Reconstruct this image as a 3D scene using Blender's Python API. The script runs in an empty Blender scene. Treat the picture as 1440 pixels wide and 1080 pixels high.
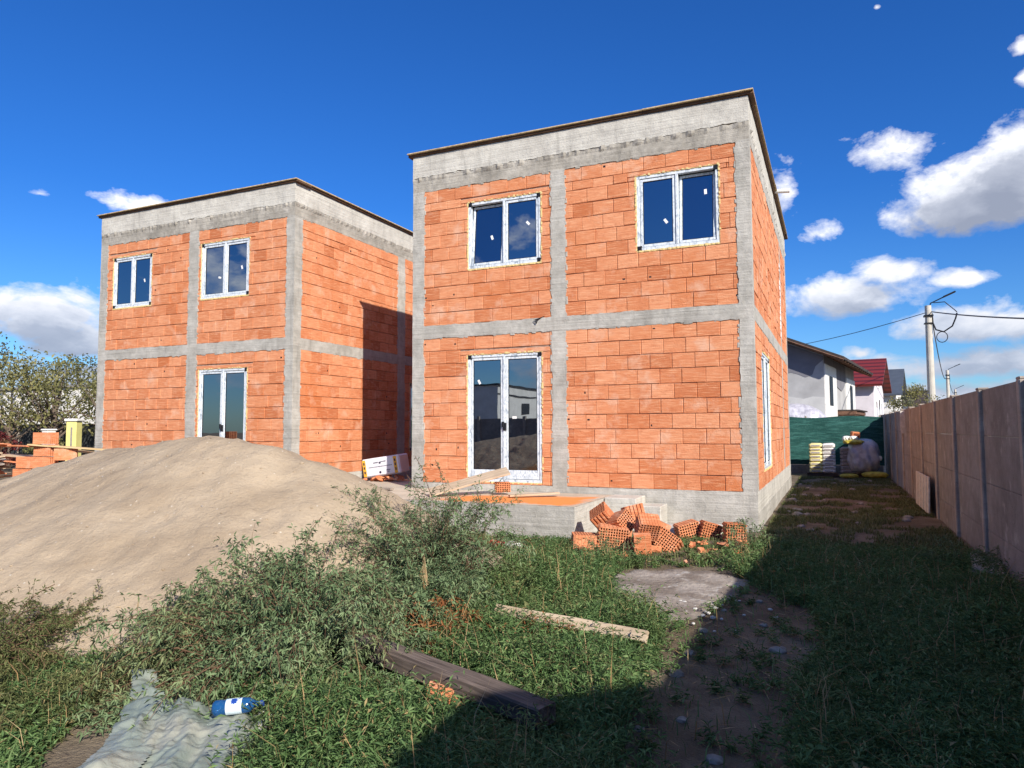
import bpy, bmesh, math, random
import numpy as np
from mathutils import Vector, Matrix, Euler, noise as mnoise
random.seed(7)
rng = np.random.default_rng(11)
S = bpy.context.scene
C = S.collection
PI = math.pi

# ------------------------------------------------------------------ helpers: materials
def mat(name, rough=0.85):
    m = bpy.data.materials.new(name); m.use_nodes = True
    nt = m.node_tree; b = nt.nodes['Principled BSDF']
    b.inputs['Roughness'].default_value = rough
    b.inputs['Specular IOR Level'].default_value = 0.3
    return m, nt, b
def N(nt, t, **kw):
    n = nt.nodes.new(t)
    for k, v in kw.items():
        if k in ('op',): n.operation = v
        elif k == 'blend': n.blend_type = v
        elif k == 'i':
            for a, b in v.items():
                if hasattr(b, 'is_linked') or isinstance(b, bpy.types.NodeSocket): nt.links.new(b, n.inputs[a])
                else: n.inputs[a].default_value = b
        else: setattr(n, k, v)
    return n
def noise(nt, vec, scale, detail=4, rough=.55, dist=0):
    n = N(nt, 'ShaderNodeTexNoise', i={'Scale': scale, 'Detail': detail, 'Roughness': rough, 'Distortion': dist})
    if vec is not None: nt.links.new(vec, n.inputs['Vector'])
    return n.outputs['Fac']
def mapping(nt, vec, scale=(1, 1, 1), rot=(0, 0, 0)):
    n = N(nt, 'ShaderNodeMapping'); n.inputs['Scale'].default_value = scale; n.inputs['Rotation'].default_value = rot
    nt.links.new(vec, n.inputs['Vector']); return n.outputs[0]
def ramp(nt, fac, stops):
    n = N(nt, 'ShaderNodeValToRGB'); e = n.color_ramp.elements
    while len(e) < len(stops): e.new(.5)
    for k, (p, c) in enumerate(stops):
        e[k].position = p; e[k].color = (*c, 1) if len(c) == 3 else c
    nt.links.new(fac, n.inputs[0]); return n.outputs[0]
def mix(nt, fac, a, b, blend='MIX'):
    n = N(nt, 'ShaderNodeMix'); n.data_type = 'RGBA'; n.blend_type = blend; n.clamp_factor = True
    for s, v in ((0, fac), (6, a), (7, b)):
        if isinstance(v, bpy.types.NodeSocket): nt.links.new(v, n.inputs[s])
        elif s == 0: n.inputs[0].default_value = v
        else: n.inputs[s].default_value = (*v, 1)
    return n.outputs[2]
def math_(nt, op, a, b=None, c=None, clamp=False):
    n = N(nt, 'ShaderNodeMath'); n.operation = op; n.use_clamp = clamp
    for k, v in enumerate((a, b, c)):
        if v is None: continue
        if isinstance(v, bpy.types.NodeSocket): nt.links.new(v, n.inputs[k])
        else: n.inputs[k].default_value = v
    return n.outputs[0]
def mrange(nt, v, a, b, c=0, d=1):
    n = N(nt, 'ShaderNodeMapRange'); n.inputs[1].default_value = a; n.inputs[2].default_value = b
    n.inputs[3].default_value = c; n.inputs[4].default_value = d; nt.links.new(v, n.inputs[0]); return n.outputs[0]
def bump(nt, b, h, strength=.5, dist=.01):
    n = N(nt, 'ShaderNodeBump'); n.inputs['Strength'].default_value = strength; n.inputs['Distance'].default_value = dist
    nt.links.new(h, n.inputs['Height']); nt.links.new(n.outputs[0], b.inputs['Normal'])
def ocoord(nt): return N(nt, 'ShaderNodeTexCoord').outputs['Object']
def gpos(nt): return N(nt, 'ShaderNodeNewGeometry').outputs['Position']
def attr(nt, name='rnd'):
    n = N(nt, 'ShaderNodeAttribute'); n.attribute_name = name; return n.outputs['Fac']
def base(nt, b, c): nt.links.new(c, b.inputs['Base Color'])
def hsv(h, l=1): return h

def m_brick(name='brick', dirt=True):
    m, nt, b = mat(name, .9)
    p = gpos(nt); r = attr(nt)
    c = ramp(nt, r, [(0, (.48, .148, .057)), (.25, (.59, .210, .092)), (.5, (.64, .246, .115)), (.75, (.70, .298, .152)), (1, (.56, .185, .075))])
    st = noise(nt, mapping(nt, p, (4, 4, 60)), 1.0, 4, .65)
    c = mix(nt, mrange(nt, st, .50, .68, 0, .62), c, (.80, .46, .27))
    c = mix(nt, mrange(nt, st, .46, .34, 0, .5), c, (.47, .155, .07))
    n2 = noise(nt, p, 9, 5, .6)
    c = mix(nt, mrange(nt, n2, .52, .8, 0, .5), c, (.42, .11, .04))
    n4 = noise(nt, p, 1.1, 4, .6)
    c = mix(nt, mrange(nt, n4, .52, .70, 0, .55), c, (.56, .16, .045))
    n3 = noise(nt, p, 2.2, 5, .65)
    c = mix(nt, mrange(nt, n3, .54, .69, 0, .5), c, (.76, .53, .39))
    base(nt, b, c)
    h = math_(nt, 'ADD', math_(nt, 'MULTIPLY', noise(nt, mapping(nt, p, (4, 4, 90)), 1, 3), .8), noise(nt, p, 60, 4))
    bump(nt, b, h, .9, .010)
    return m
def m_concrete(name, light=(.50, .48, .435), dark=(.33, .315, .28), amount=.5, boards=True):
    m, nt, b = mat(name, .92)
    p = gpos(nt)
    n1 = noise(nt, p, 1.6, 6, .62); n2 = noise(nt, p, 7, 6, .65); n3 = noise(nt, p, 45, 4, .6)
    f = math_(nt, 'ADD', math_(nt, 'MULTIPLY', n1, .6), math_(nt, 'MULTIPLY', n2, .4))
    c = mix(nt, mrange(nt, f, .40, .62), dark, light)
    c = mix(nt, mrange(nt, n3, .58, .75, 0, .45), c, (.13, .12, .11))
    c = mix(nt, mrange(nt, noise(nt, p, 3.1, 5), .60, .72, 0, .55), c, (.52, .49, .44))
    stn = noise(nt, mapping(nt, p, (7, 7, 1.0)), 1, 4, .6)
    c = mix(nt, mrange(nt, stn, .56, .74, 0, .35), c, (.17, .16, .145))
    st = noise(nt, mapping(nt, p, (.7, .7, 26)), 1, 3, .55)
    c = mix(nt, mrange(nt, st, .56, .75, 0, .35), c, (.20, .185, .165))
    base(nt, b, c)
    h = math_(nt, 'ADD', math_(nt, 'MULTIPLY', st, .9 if boards else .1), math_(nt, 'ADD', n2, math_(nt, 'MULTIPLY', n3, .5)))
    bump(nt, b, h, .8, .015)
    return m
def m_simple(name, col, rough=.8, var=.25, scale=8, bmp=.3, spec=.3, stretch=(1, 1, 1), metal=0):
    m, nt, b = mat(name, rough)
    b.inputs['Specular IOR Level'].default_value = spec; b.inputs['Metallic'].default_value = metal
    p = mapping(nt, ocoord(nt), stretch)
    n1 = noise(nt, p, scale, 5, .6)
    d = tuple(x * (1 - var * 1.3) for x in col); l = tuple(min(1, x * (1 + var * .6)) for x in col)
    base(nt, b, ramp(nt, n1, [(.3, d), (.7, l)]))
    bump(nt, b, noise(nt, p, scale * 4, 3), bmp, .006)
    return m
def m_leaf(name, stops, transl=.25, rough=.6):
    m, nt, b = mat(name, rough)
    r = attr(nt); p = gpos(nt)
    c = ramp(nt, r, stops)
    n1 = noise(nt, p, 2.5, 3)
    c = mix(nt, mrange(nt, n1, .35, .7, 0, .35), c, tuple(x * .6 for x in stops[0][1]))
    c = mix(nt, mrange(nt, noise(nt, p, 1.1, 4, .65), .54, .70, 0, .45), c, (.30, .28, .12))
    base(nt, b, c)
    b.inputs['Specular IOR Level'].default_value = .22
    t = N(nt, 'ShaderNodeBsdfTranslucent'); nt.links.new(c, t.inputs['Color'])
    ms = N(nt, 'ShaderNodeMixShader'); ms.inputs[0].default_value = transl
    nt.links.new(b.outputs[0], ms.inputs[1]); nt.links.new(t.outputs[0], ms.inputs[2])
    nt.links.new(ms.outputs[0], nt.nodes['Material Output'].inputs['Surface'])
    return m
def m_wood(name, a, d, rough=.8):
    m, nt, b = mat(name, rough)
    p = ocoord(nt)
    g = noise(nt, mapping(nt, p, (1.5, 26, 26)), 1.5, 5, .6, .6)
    n = noise(nt, p, 3, 4)
    c = mix(nt, mrange(nt, g, .38, .65), d, a)
    c = mix(nt, mrange(nt, n, .5, .75, 0, .5), c, tuple(x * .6 for x in a))
    base(nt, b, c); bump(nt, b, g, .5, .004)
    return m

M = {}
M['brick'] = m_brick()
M['mortar'] = m_simple('mortar', (.40, .27, .20), .95, .35, 20)
M['concrete'] = m_concrete('concrete')
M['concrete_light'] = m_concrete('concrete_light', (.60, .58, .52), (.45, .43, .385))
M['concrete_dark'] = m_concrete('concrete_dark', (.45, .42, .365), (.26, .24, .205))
M['plywood'] = m_simple('plywood', (.13, .07, .038), .7, .3, 5)
M['osb'] = m_simple('osb', (.55, .43, .25), .8, .35, 14)
M['foam'] = m_simple('foam', (.72, .56, .26), .9, .2, 30, .8)
M['black'] = m_simple('black_plastic', (.012, .013, .018), .45, .1, 8)
M['white'] = m_simple('white_paint', (.75, .75, .73), .5, .12, 6)
M['pvc'] = m_simple('white_pvc', (.78, .77, .72), .4, .05, 6)
M['sticker'] = m_simple('sticker', (.82, .82, .80), .6, .05, 6)
# window frame with streaky protective film
m, nt, b = mat('film_frame', .35)
p = ocoord(nt)
s1 = noise(nt, mapping(nt, p, (14, 14, 6)), 1, 4, .6, 1.5)
base(nt, b, ramp(nt, s1, [(.30, (.24, .29, .35)), (.42, (.50, .55, .60)), (.56, (.72, .76, .79)), (.72, (.42, .47, .53))]))
M['film'] = m
# coated glass: dark behind, strong reflection
m, nt, b = mat('window_glass', .02)
b.inputs['Base Color'].default_value = (.004, .005, .007, 1); b.inputs['Specular IOR Level'].default_value = .5
g = N(nt, 'ShaderNodeBsdfGlossy'); g.inputs['Roughness'].default_value = .008; g.inputs['Color'].default_value = (.66, .74, .82, 1)
wv = noise(nt, ocoord(nt), 1.3, 2); bp_ = N(nt, 'ShaderNodeBump'); bp_.inputs['Strength'].default_value = .05; bp_.inputs['Distance'].default_value = .02
nt.links.new(wv, bp_.inputs['Height']); nt.links.new(bp_.outputs[0], g.inputs['Normal'])
lw = N(nt, 'ShaderNodeFresnel'); lw.inputs['IOR'].default_value = 1.5
ms = N(nt, 'ShaderNodeMixShader'); nt.links.new(math_(nt, 'ADD', lw.outputs[0], .33, clamp=True), ms.inputs[0])
nt.links.new(b.outputs[0], ms.inputs[1]); nt.links.new(g.outputs[0], ms.inputs[2])
nt.links.new(ms.outputs[0], nt.nodes['Material Output'].inputs['Surface'])
M['glass'] = m

# ------------------------------------------------------------------ helpers: meshes
class MB:
    def __init__(s): s.v = []; s.f = []; s.m = []; s.r = []; s.ms = []
    def mi(s, m):
        if m not in s.ms: s.ms.append(m)
        return s.ms.index(m)
    def add(s, vs, fs, m='brick', r=None):
        o = len(s.v); s.v += [tuple(x) for x in vs]; k = s.mi(m)
        if r is None: r = random.random()
        for f in fs: s.f.append(tuple(o + i for i in f)); s.m.append(k); s.r.append(r)
    def box(s, c, d, m='concrete', rot=None, r=None, ch=0.0):
        x, y, z = d[0] / 2, d[1] / 2, d[2] / 2
        R = rot.to_matrix() if rot is not None else None
        if ch <= 0:
            vs = [(a * x, b_ * y, e * z) for e in (-1, 1) for b_ in (-1, 1) for a in (-1, 1)]
            fs = [(0, 2, 3, 1), (4, 5, 7, 6), (0, 1, 5, 4), (2, 6, 7, 3), (0, 4, 6, 2), (1, 3, 7, 5)]
        else:
            bm = bmesh.new(); bmesh.ops.create_cube(bm, size=1)
            for q in bm.verts: q.co = Vector((q.co.x * 2 * x, q.co.y * 2 * y, q.co.z * 2 * z))
            bmesh.ops.bevel(bm, geom=bm.edges[:], offset=ch, segments=1, affect='EDGES')
            bm.verts.index_update(); vs = [q.co.copy() for q in bm.verts]; fs = [tuple(q.index for q in f.verts) for f in bm.faces]; bm.free()
        out = []
        for q in vs:
            q = Vector(q)
            if R is not None: q = R @ q
            out.append((q.x + c[0], q.y + c[1], q.z + c[2]))
        s.add(out, fs, m, r)
    def tube(s, pts, rad, m='black', n=8, r=None, caps=True):
        pts = [Vector(p) for p in pts]; vs = []; fs = []
        if not hasattr(rad, '__len__'): rad = [rad] * len(pts)
        up = Vector((0, 0, 1)); prev = None
        for i, p in enumerate(pts):
            t = (pts[min(i + 1, len(pts) - 1)] - pts[max(i - 1, 0)])
            t = t.normalized() if t.length > 1e-9 else Vector((0, 0, 1))
            if prev is None:
                a = t.cross(up if abs(t.z) < .9 else Vector((1, 0, 0))).normalized()
            else:
                a = (prev - t * prev.dot(t)).normalized()
            prev = a; b_ = t.cross(a)
            for k in range(n):
                th = 2 * PI * k / n; vs.append(p + (a * math.cos(th) + b_ * math.sin(th)) * rad[i])
        for i in range(len(pts) - 1):
            for k in range(n):
                fs.append((i * n + k, i * n + (k + 1) % n, (i + 1) * n + (k + 1) % n, (i + 1) * n + k))
        if caps: fs.append(tuple(range(n))[::-1]); fs.append(tuple((len(pts) - 1) * n + k for k in range(n)))
        s.add(vs, fs, m, r)
    def build(s, name, parent=None, smooth=False, loc=None):
        me = bpy.data.meshes.new(name); vs = s.v
        if loc is not None: vs = [(a[0] - loc[0], a[1] - loc[1], a[2] - loc[2]) for a in vs]
        me.from_pydata(vs, [], s.f)
        for q in s.ms: me.materials.append(M[q])
        me.polygons.foreach_set('material_index', s.m)
        at = me.attributes.new('rnd', 'FLOAT', 'FACE'); at.data.foreach_set('value', s.r)
        if smooth: me.polygons.foreach_set('use_smooth', [True] * len(s.f))
        me.update()
        o = bpy.data.objects.new(name, me); C.objects.link(o)
        if loc is not None: o.location = loc
        if parent: o.parent = parent
        return o
def tag(o, label=None, cat=None, group=None, kind=None):
    if label: o['label'] = label
    if cat: o['category'] = cat
    if group: o['group'] = group
    if kind: o['kind'] = kind
    return o
def empty(name, loc=(0, 0, 0), rz=0, label=None, cat=None, group=None):
    o = bpy.data.objects.new(name, None); C.objects.link(o); o.location = loc; o.rotation_euler = (0, 0, rz)
    o.empty_display_size = .2
    return tag(o, label, cat, group)
def copy_tree(o, parent=None):
    c = o.copy(); C.objects.link(c); c.parent = parent
    for ch in list(o.children): copy_tree(ch, c)
    return c
def npmesh(name, v, f, mname, rnd=None, parent=None, smooth=False):
    me = bpy.data.meshes.new(name); k = f.shape[1]
    me.vertices.add(len(v)); me.vertices.foreach_set('co', v.astype(np.float32).ravel())
    me.loops.add(f.size); me.loops.foreach_set('vertex_index', f.astype(np.int32).ravel())
    me.polygons.add(len(f)); me.polygons.foreach_set('loop_start', np.arange(0, f.size, k, dtype=np.int32))
    me.polygons.foreach_set('loop_total', np.full(len(f), k, dtype=np.int32))
    me.update(calc_edges=True)
    if rnd is not None:
        a = me.attributes.new('rnd', 'FLOAT', 'FACE'); a.data.foreach_set('value', rnd.astype(np.float32))
    if smooth: me.polygons.foreach_set('use_smooth', np.ones(len(f), dtype=bool))
    me.materials.append(M[mname]); me.validate()
    o = bpy.data.objects.new(name, me); C.objects.link(o)
    if parent: o.parent = parent
    return o
def fb(x, y, s=1.0, seed=0.0, o=4):
    return mnoise.fractal(Vector((x * s + seed, y * s - seed, seed * 1.7)), 1.0, 2.0, o)

# ------------------------------------------------------------------ camera
f_px = 994.367; yaw, pitch, roll = .4241, .064, -.0035
fw = Vector((-math.sin(yaw) * math.cos(pitch), math.cos(yaw) * math.cos(pitch), math.sin(pitch)))
r_ = Vector((math.cos(yaw), math.sin(yaw), 0)); u_ = r_.cross(fw)
r2 = r_ * math.cos(roll) + u_ * math.sin(roll); u2 = u_ * math.cos(roll) - r_ * math.sin(roll)
cam = bpy.data.objects.new('camera', bpy.data.cameras.new('camera')); C.objects.link(cam)
cam.matrix_world = Matrix(((r2.x, u2.x, -fw.x, 0), (r2.y, u2.y, -fw.y, 0), (r2.z, u2.z, -fw.z, 1.58), (0, 0, 0, 1)))
cam.data.sensor_width = 36; cam.data.lens = 36 * f_px / 1440; cam.data.clip_start = .05; cam.data.clip_end = 5000
S.camera = cam

# ------------------------------------------------------------------ light
ldir = Vector((-2.97, 2.5, -2.28)).normalized()
sun = bpy.data.objects.new('sun', bpy.data.lights.new('sun', 'SUN')); C.objects.link(sun)
sun.data.energy = 4.3; sun.data.angle = math.radians(.5); sun.data.color = (1, .93, .83)
sun.rotation_euler = ldir.to_track_quat('-Z', 'Y').to_euler()
S.view_settings.view_transform = 'Standard'; S.view_settings.look = 'None'; S.view_settings.gamma = 1; S.view_settings.exposure = 0.66
w = bpy.data.worlds.new('World'); S.world = w; w.use_nodes = True
nt = w.node_tree; nt.nodes.clear()
sky = N(nt, 'ShaderNodeTexSky'); sky.sky_type = 'NISHITA'; sky.sun_disc = False
sky.sun_elevation = math.radians(30.4); sky.sun_rotation = math.radians(130.1)
sky.air_density = 1.0; sky.dust_density = .3; sky.ozone_density = 3.0
# cloud density group (direction -> density)
gt = bpy.data.node_groups.new('cloud_density', 'ShaderNodeTree')
gt.interface.new_socket('Vector', in_out='INPUT', socket_type='NodeSocketVector')
gt.interface.new_socket('Density', in_out='OUTPUT', socket_type='NodeSocketFloat')
gi = gt.nodes.new('NodeGroupInput'); go = gt.nodes.new('NodeGroupOutput')
sx = N(gt, 'ShaderNodeSeparateXYZ'); gt.links.new(gi.outputs[0], sx.inputs[0])
az = math_(gt, 'ARCTAN2', sx.outputs[0], sx.outputs[1]); el = math_(gt, 'ARCSINE', sx.outputs[2])
cv = N(gt, 'ShaderNodeCombineXYZ'); gt.links.new(az, cv.inputs[0]); gt.links.new(math_(gt, 'MULTIPLY', el, 1.6), cv.inputs[1])
wn = noise(gt, cv.outputs[0], 11, 9, .60, .3); wn2 = noise(gt, cv.outputs[0], 34, 5, .6, .2)
wn = math_(gt, 'ADD', math_(gt, 'MULTIPLY', math_(gt, 'SUBTRACT', wn, .5), 3.3), math_(gt, 'MULTIPLY', math_(gt, 'SUBTRACT', wn2, .5), 1.1))
blobs = [(.185,.262,.125,.062,.036,1.45),(.215,.30,.06,.05,.06,1.1),(.30,.265,.11,.065,.045,1.3),(.0257,.1647,.085,.036,.026,1),(.0671,.1919,.044,.028,.02,.95),(.1498,.1768,.030,.012,.009,.62),
 (.0883,.3415,.055,.021,.020,.40),(-.0409,.31,.026,.034,.03,.45),(-.0053,.2483,.022,.015,.013,.45),(.17,.118,.11,.030,.018,1.0),(.13,.07,.17,.024,.014,.9),
 (.0674,.0859,.06,.010,.008,.5),(-1.0138,.1388,.10,.034,.05,1.15),(-.9695,.1082,.10,.028,.025,.9),(-1.10,.13,.09,.05,.05,1.1),(-.9208,.2764,.042,.017,.012,.8),(-1.022,.2755,.036,.015,.012,.36),
 (.2228,.4205,.018,.012,.01,.69),(.0688,.4974,.014,.010,.008,.36),(.2245,.3853,.016,.011,.008,.69),(.0357,.0937,.022,.012,.008,.6),(.16,.04,.25,.02,.03,.75),(.02,.075,.10,.02,.02,.7),(1.8,.7,.7,.4,.4,1.4),(-2.6,1.08,1.0,.3,.2,1.5),(-.4,1.15,1.3,.3,.22,1.5),(-.95,.06,.25,.03,.03,.7)]  # the large blobs out of view are clouds added for neutral fill light
D = None
for a, e, ra, up, dn, wt in blobs:
    dx = math_(gt, 'DIVIDE', math_(gt, 'SUBTRACT', az, a), ra)
    dy0 = math_(gt, 'SUBTRACT', el, e)
    dy = math_(gt, 'MAXIMUM', math_(gt, 'DIVIDE', dy0, up), math_(gt, 'DIVIDE', dy0, -dn))
    q = math_(gt, 'SQRT', math_(gt, 'ADD', math_(gt, 'MULTIPLY', dx, dx), math_(gt, 'MULTIPLY', dy, dy)))
    v = math_(gt, 'MULTIPLY', math_(gt, 'SUBTRACT', 1.0, q), wt) if wt >= .38 else math_(gt, 'SUBTRACT', wt, q)
    D = v if D is None else math_(gt, 'MAXIMUM', D, v)
# made-up clouds in the unseen sky, added for neutral fill and reflections
aw = math_(gt, 'ABSOLUTE', math_(gt, 'ADD', az, .42))
off = math_(gt, 'SMOOTH_MIN', mrange(gt, aw, .78, 1.05), 1.0, .01)
gen = math_(gt, 'ADD', math_(gt, 'MULTIPLY', off, 1.35), -1.05)
big = math_(gt, 'MULTIPLY', math_(gt, 'SUBTRACT', noise(gt, cv.outputs[0], 2.6, 3, .5), .5), 3.0)
gen = math_(gt, 'ADD', gen, math_(gt, 'MULTIPLY', off, big))
gen = math_(gt, 'SUBTRACT', gen, mrange(gt, el, .20, .55, 0, 1.0))
gen = math_(gt, 'SUBTRACT', gen, mrange(gt, math_(gt, 'ABSOLUTE', math_(gt, 'ADD', az, 2.3)), .75, .2, 0, .4))
D = math_(gt, 'MAXIMUM', D, gen)
D = math_(gt, 'MAXIMUM', D, -1.0)
D = math_(gt, 'ADD', D, math_(gt, 'MULTIPLY', wn, .62))
gt.links.new(D, go.inputs[0])
tc = N(nt, 'ShaderNodeTexCoord')
def grp(vec):
    g = nt.nodes.new('ShaderNodeGroup'); g.node_tree = gt; nt.links.new(vec, g.inputs[0]); return g.outputs[0]
d0 = grp(tc.outputs['Generated'])
def shifted(x, y, z):
    a = N(nt, 'ShaderNodeVectorMath'); a.operation = 'ADD'; a.inputs[1].default_value = (x, y, z)
    nt.links.new(tc.outputs['Generated'], a.inputs[0])
    b_ = N(nt, 'ShaderNodeVectorMath'); b_.operation = 'NORMALIZE'; nt.links.new(a.outputs[0], b_.inputs[0]); return b_.outputs[0]
d1 = grp(shifted(.012, -.006, .020)); d2 = grp(shifted(.02, -.01, .045))
alpha = mrange(nt, d0, -.02, .46)
alpha_n = N(nt, 'ShaderNodeMath'); alpha_n.operation = 'SMOOTHSTEP' if False else 'MULTIPLY'
thick = math_(nt, 'ADD', math_(nt, 'MULTIPLY', mrange(nt, d1, -.1, .7), .55), math_(nt, 'MULTIPLY', mrange(nt, d2, -.1, .9), .45))
sxyz = N(nt, 'ShaderNodeSeparateXYZ'); nt.links.new(tc.outputs['Generated'], sxyz.inputs[0])
low = mrange(nt, sxyz.outputs[2], .08, .24)
ccol = ramp(nt, thick, [(0, (1.0, .98, .97)), (.3, (.72, .74, .80)), (.62, (.42, .45, .53)), (1, (.25, .28, .36))])
ccol = mix(nt, low, mix(nt, .60, ccol, (.26, .32, .44)), ccol)
hs = N(nt, 'ShaderNodeHueSaturation'); hs.inputs['Saturation'].default_value = 1.18; nt.links.new(sky.outputs[0], hs.inputs['Color'])
skc = mix(nt, 1.0, hs.outputs[0], mix(nt, mrange(nt, sxyz.outputs[2], .0, .30), (.50, .72, .98), (.25, .58, 1.02)), 'MULTIPLY')
bg1 = N(nt, 'ShaderNodeBackground'); nt.links.new(skc, bg1.inputs[0]); bg1.inputs[1].default_value = .093
bg2 = N(nt, 'ShaderNodeBackground'); nt.links.new(ccol, bg2.inputs[0]); bg2.inputs[1].default_value = .88
msx = N(nt, 'ShaderNodeMixShader')
nt.links.new(math_(nt, 'MULTIPLY', alpha, .97), msx.inputs[0]); nt.links.new(bg1.outputs[0], msx.inputs[1]); nt.links.new(bg2.outputs[0], msx.inputs[2])
wo = N(nt, 'ShaderNodeOutputWorld'); nt.links.new(msx.outputs[0], wo.inputs[0])
nt.nodes.remove(alpha_n)

# ------------------------------------------------------------------ ground
PATH = [(-1.85,6.2),(-2.3,7.96),(-1.22,8.5),(-.75,7.5),(-.10,6.6),(-.10,5.7),(-.2,4.8),(-.2,3.4),(-.15,1.0),(-.85,1.0),(-.9,3.0),(-1.12,4.3),(-1.18,5.3),(-1.35,5.9)]
SLAB = [(-1.74,6.3),(-2.15,7.1),(-2.1,8.0),(-1.22,8.4),(-.85,7.5),(-.95,6.9),(-1.1,6.1),(-1.25,5.95)]
def inpoly(x, y, P):
    c = np.zeros(np.shape(x), bool); n = len(P)
    for i in range(n):
        x1, y1 = P[i]; x2, y2 = P[(i + 1) % n]
        t = ((y1 > y) != (y2 > y)) & (x < (x2 - x1) * (y - y1) / (y2 - y1 + 1e-12) + x1); c ^= t
    return c
def gz(x, y):
    return .03 * fb(x, y, .6, 3.1) + .012 * fb(x, y, 3.5, 1.2) - .02
m, nt, b = mat('soil', .95)
p = gpos(nt)
n1 = noise(nt, p, 1.2, 6, .6); n2 = noise(nt, p, 12, 6, .65); n3 = noise(nt, p, 70, 3)
c = mix(nt, mrange(nt, n1, .4, .62), (.13, .098, .062), (.225, .178, .122))
c = mix(nt, mrange(nt, n2, .52, .72, 0, .7), c, (.075, .05, .038))
c = mix(nt, mrange(nt, n3, .60, .75, 0, .5), c, (.30, .25, .20))
base(nt, b, c); bump(nt, b, math_(nt, 'ADD', n2, math_(nt, 'MULTIPLY', n3, .5)), .9, .04)
M['soil'] = m
xs = np.unique(np.concatenate([np.array([-900, -400, -200, -120, -80, -50, -35, -27]), np.arange(-20, 6.01, .16), np.array([9, 14, 20, 35, 60, 120, 300, 900.])]))
ys = np.unique(np.concatenate([np.array([-300, -120, -60, -30, -18, -10, -5]), np.arange(-2, 14.01, .16), np.arange(14.5, 30, .6), np.array([33, 40, 50, 70, 100, 160, 300, 700, 2000.])]))
V = []; 
for y in ys:
    for x in xs:
        V.append((x, y, gz(x, y) if (-20 < x < 6 and -2 < y < 30) else -.02))
nx = len(xs); idx = np.arange(len(xs) * len(ys)).reshape(len(ys), nx)
F = np.stack([idx[:-1, :-1].ravel(), idx[:-1, 1:].ravel(), idx[1:, 1:].ravel(), idx[1:, :-1].ravel()], 1)
g = npmesh('ground', np.array(V), F, 'soil', smooth=True); tag(g, kind='structure')
# road behind the far houses
M['asphalt'] = m_simple('asphalt', (.06, .06, .062), .9, .2, 12)
mb = MB(); 
mb.add([(2.2, 28.5, .02), (5.4, 28.5, .02), (26, 180, .02), (22, 180, .02)], [(0, 1, 2, 3)], 'asphalt'); rd = mb.build('road'); tag(rd, kind='structure')
# concrete spill (old mixing slab) on the path
m, nt, b = mat('spilled_mortar', .95)
p = gpos(nt); n1 = noise(nt, p, 2.3, 6, .62); n2 = noise(nt, p, 16, 5, .6); n3 = noise(nt, p, 60, 4)
c = mix(nt, mrange(nt, n1, .42, .60), (.20, .165, .135), (.37, .325, .28))
c = mix(nt, mrange(nt, n2, .55, .72, 0, .6), c, (.14, .11, .09)); c = mix(nt, mrange(nt, noise(nt, p, 5, 6, .7), .58, .68, 0, .8), c, (.56, .54, .50))
c = mix(nt, mrange(nt, n3, .62, .75, 0, .5), c, (.10, .085, .07))
base(nt, b, c); bump(nt, b, math_(nt, 'ADD', n2, n1), .8, .03); M['spill'] = m
mb = MB(); cx, cy = -1.5, 7.2; vs = [(cx, cy, gz(cx, cy) + .03)]; K = 72; R = 7
pts = []
for k in range(K):
    th = 2 * PI * k / K; t = 0
    while inpoly(np.array(cx + math.cos(th) * t), np.array(cy + math.sin(th) * t), SLAB) and t < 3: t += .03
    pts.append((th, t * (1 + .34 * fb(math.cos(th) * 2.2, math.sin(th) * 2.2, 1, 9) + .06 * random.random())))
for j in range(1, R + 1):
    for th, t in pts:
        x = cx + math.cos(th) * t * j / R; y = cy + math.sin(th) * t * j / R
        vs.append((x, y, gz(x, y) + (.028 + .012 * fb(x, y, 2.5, 5) if j < R else -.01)))
fs = [(0, 1 + k, 1 + (k + 1) % K) for k in range(K)]
for j in range(R - 1):
    for k in range(K): fs.append((1 + j * K + k, 1 + (j + 1) * K + k, 1 + (j + 1) * K + (k + 1) % K, 1 + j * K + (k + 1) % K))
mb.add(vs, fs, 'spill'); o = mb.build('path', smooth=True); tag(o, kind='structure')

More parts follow.
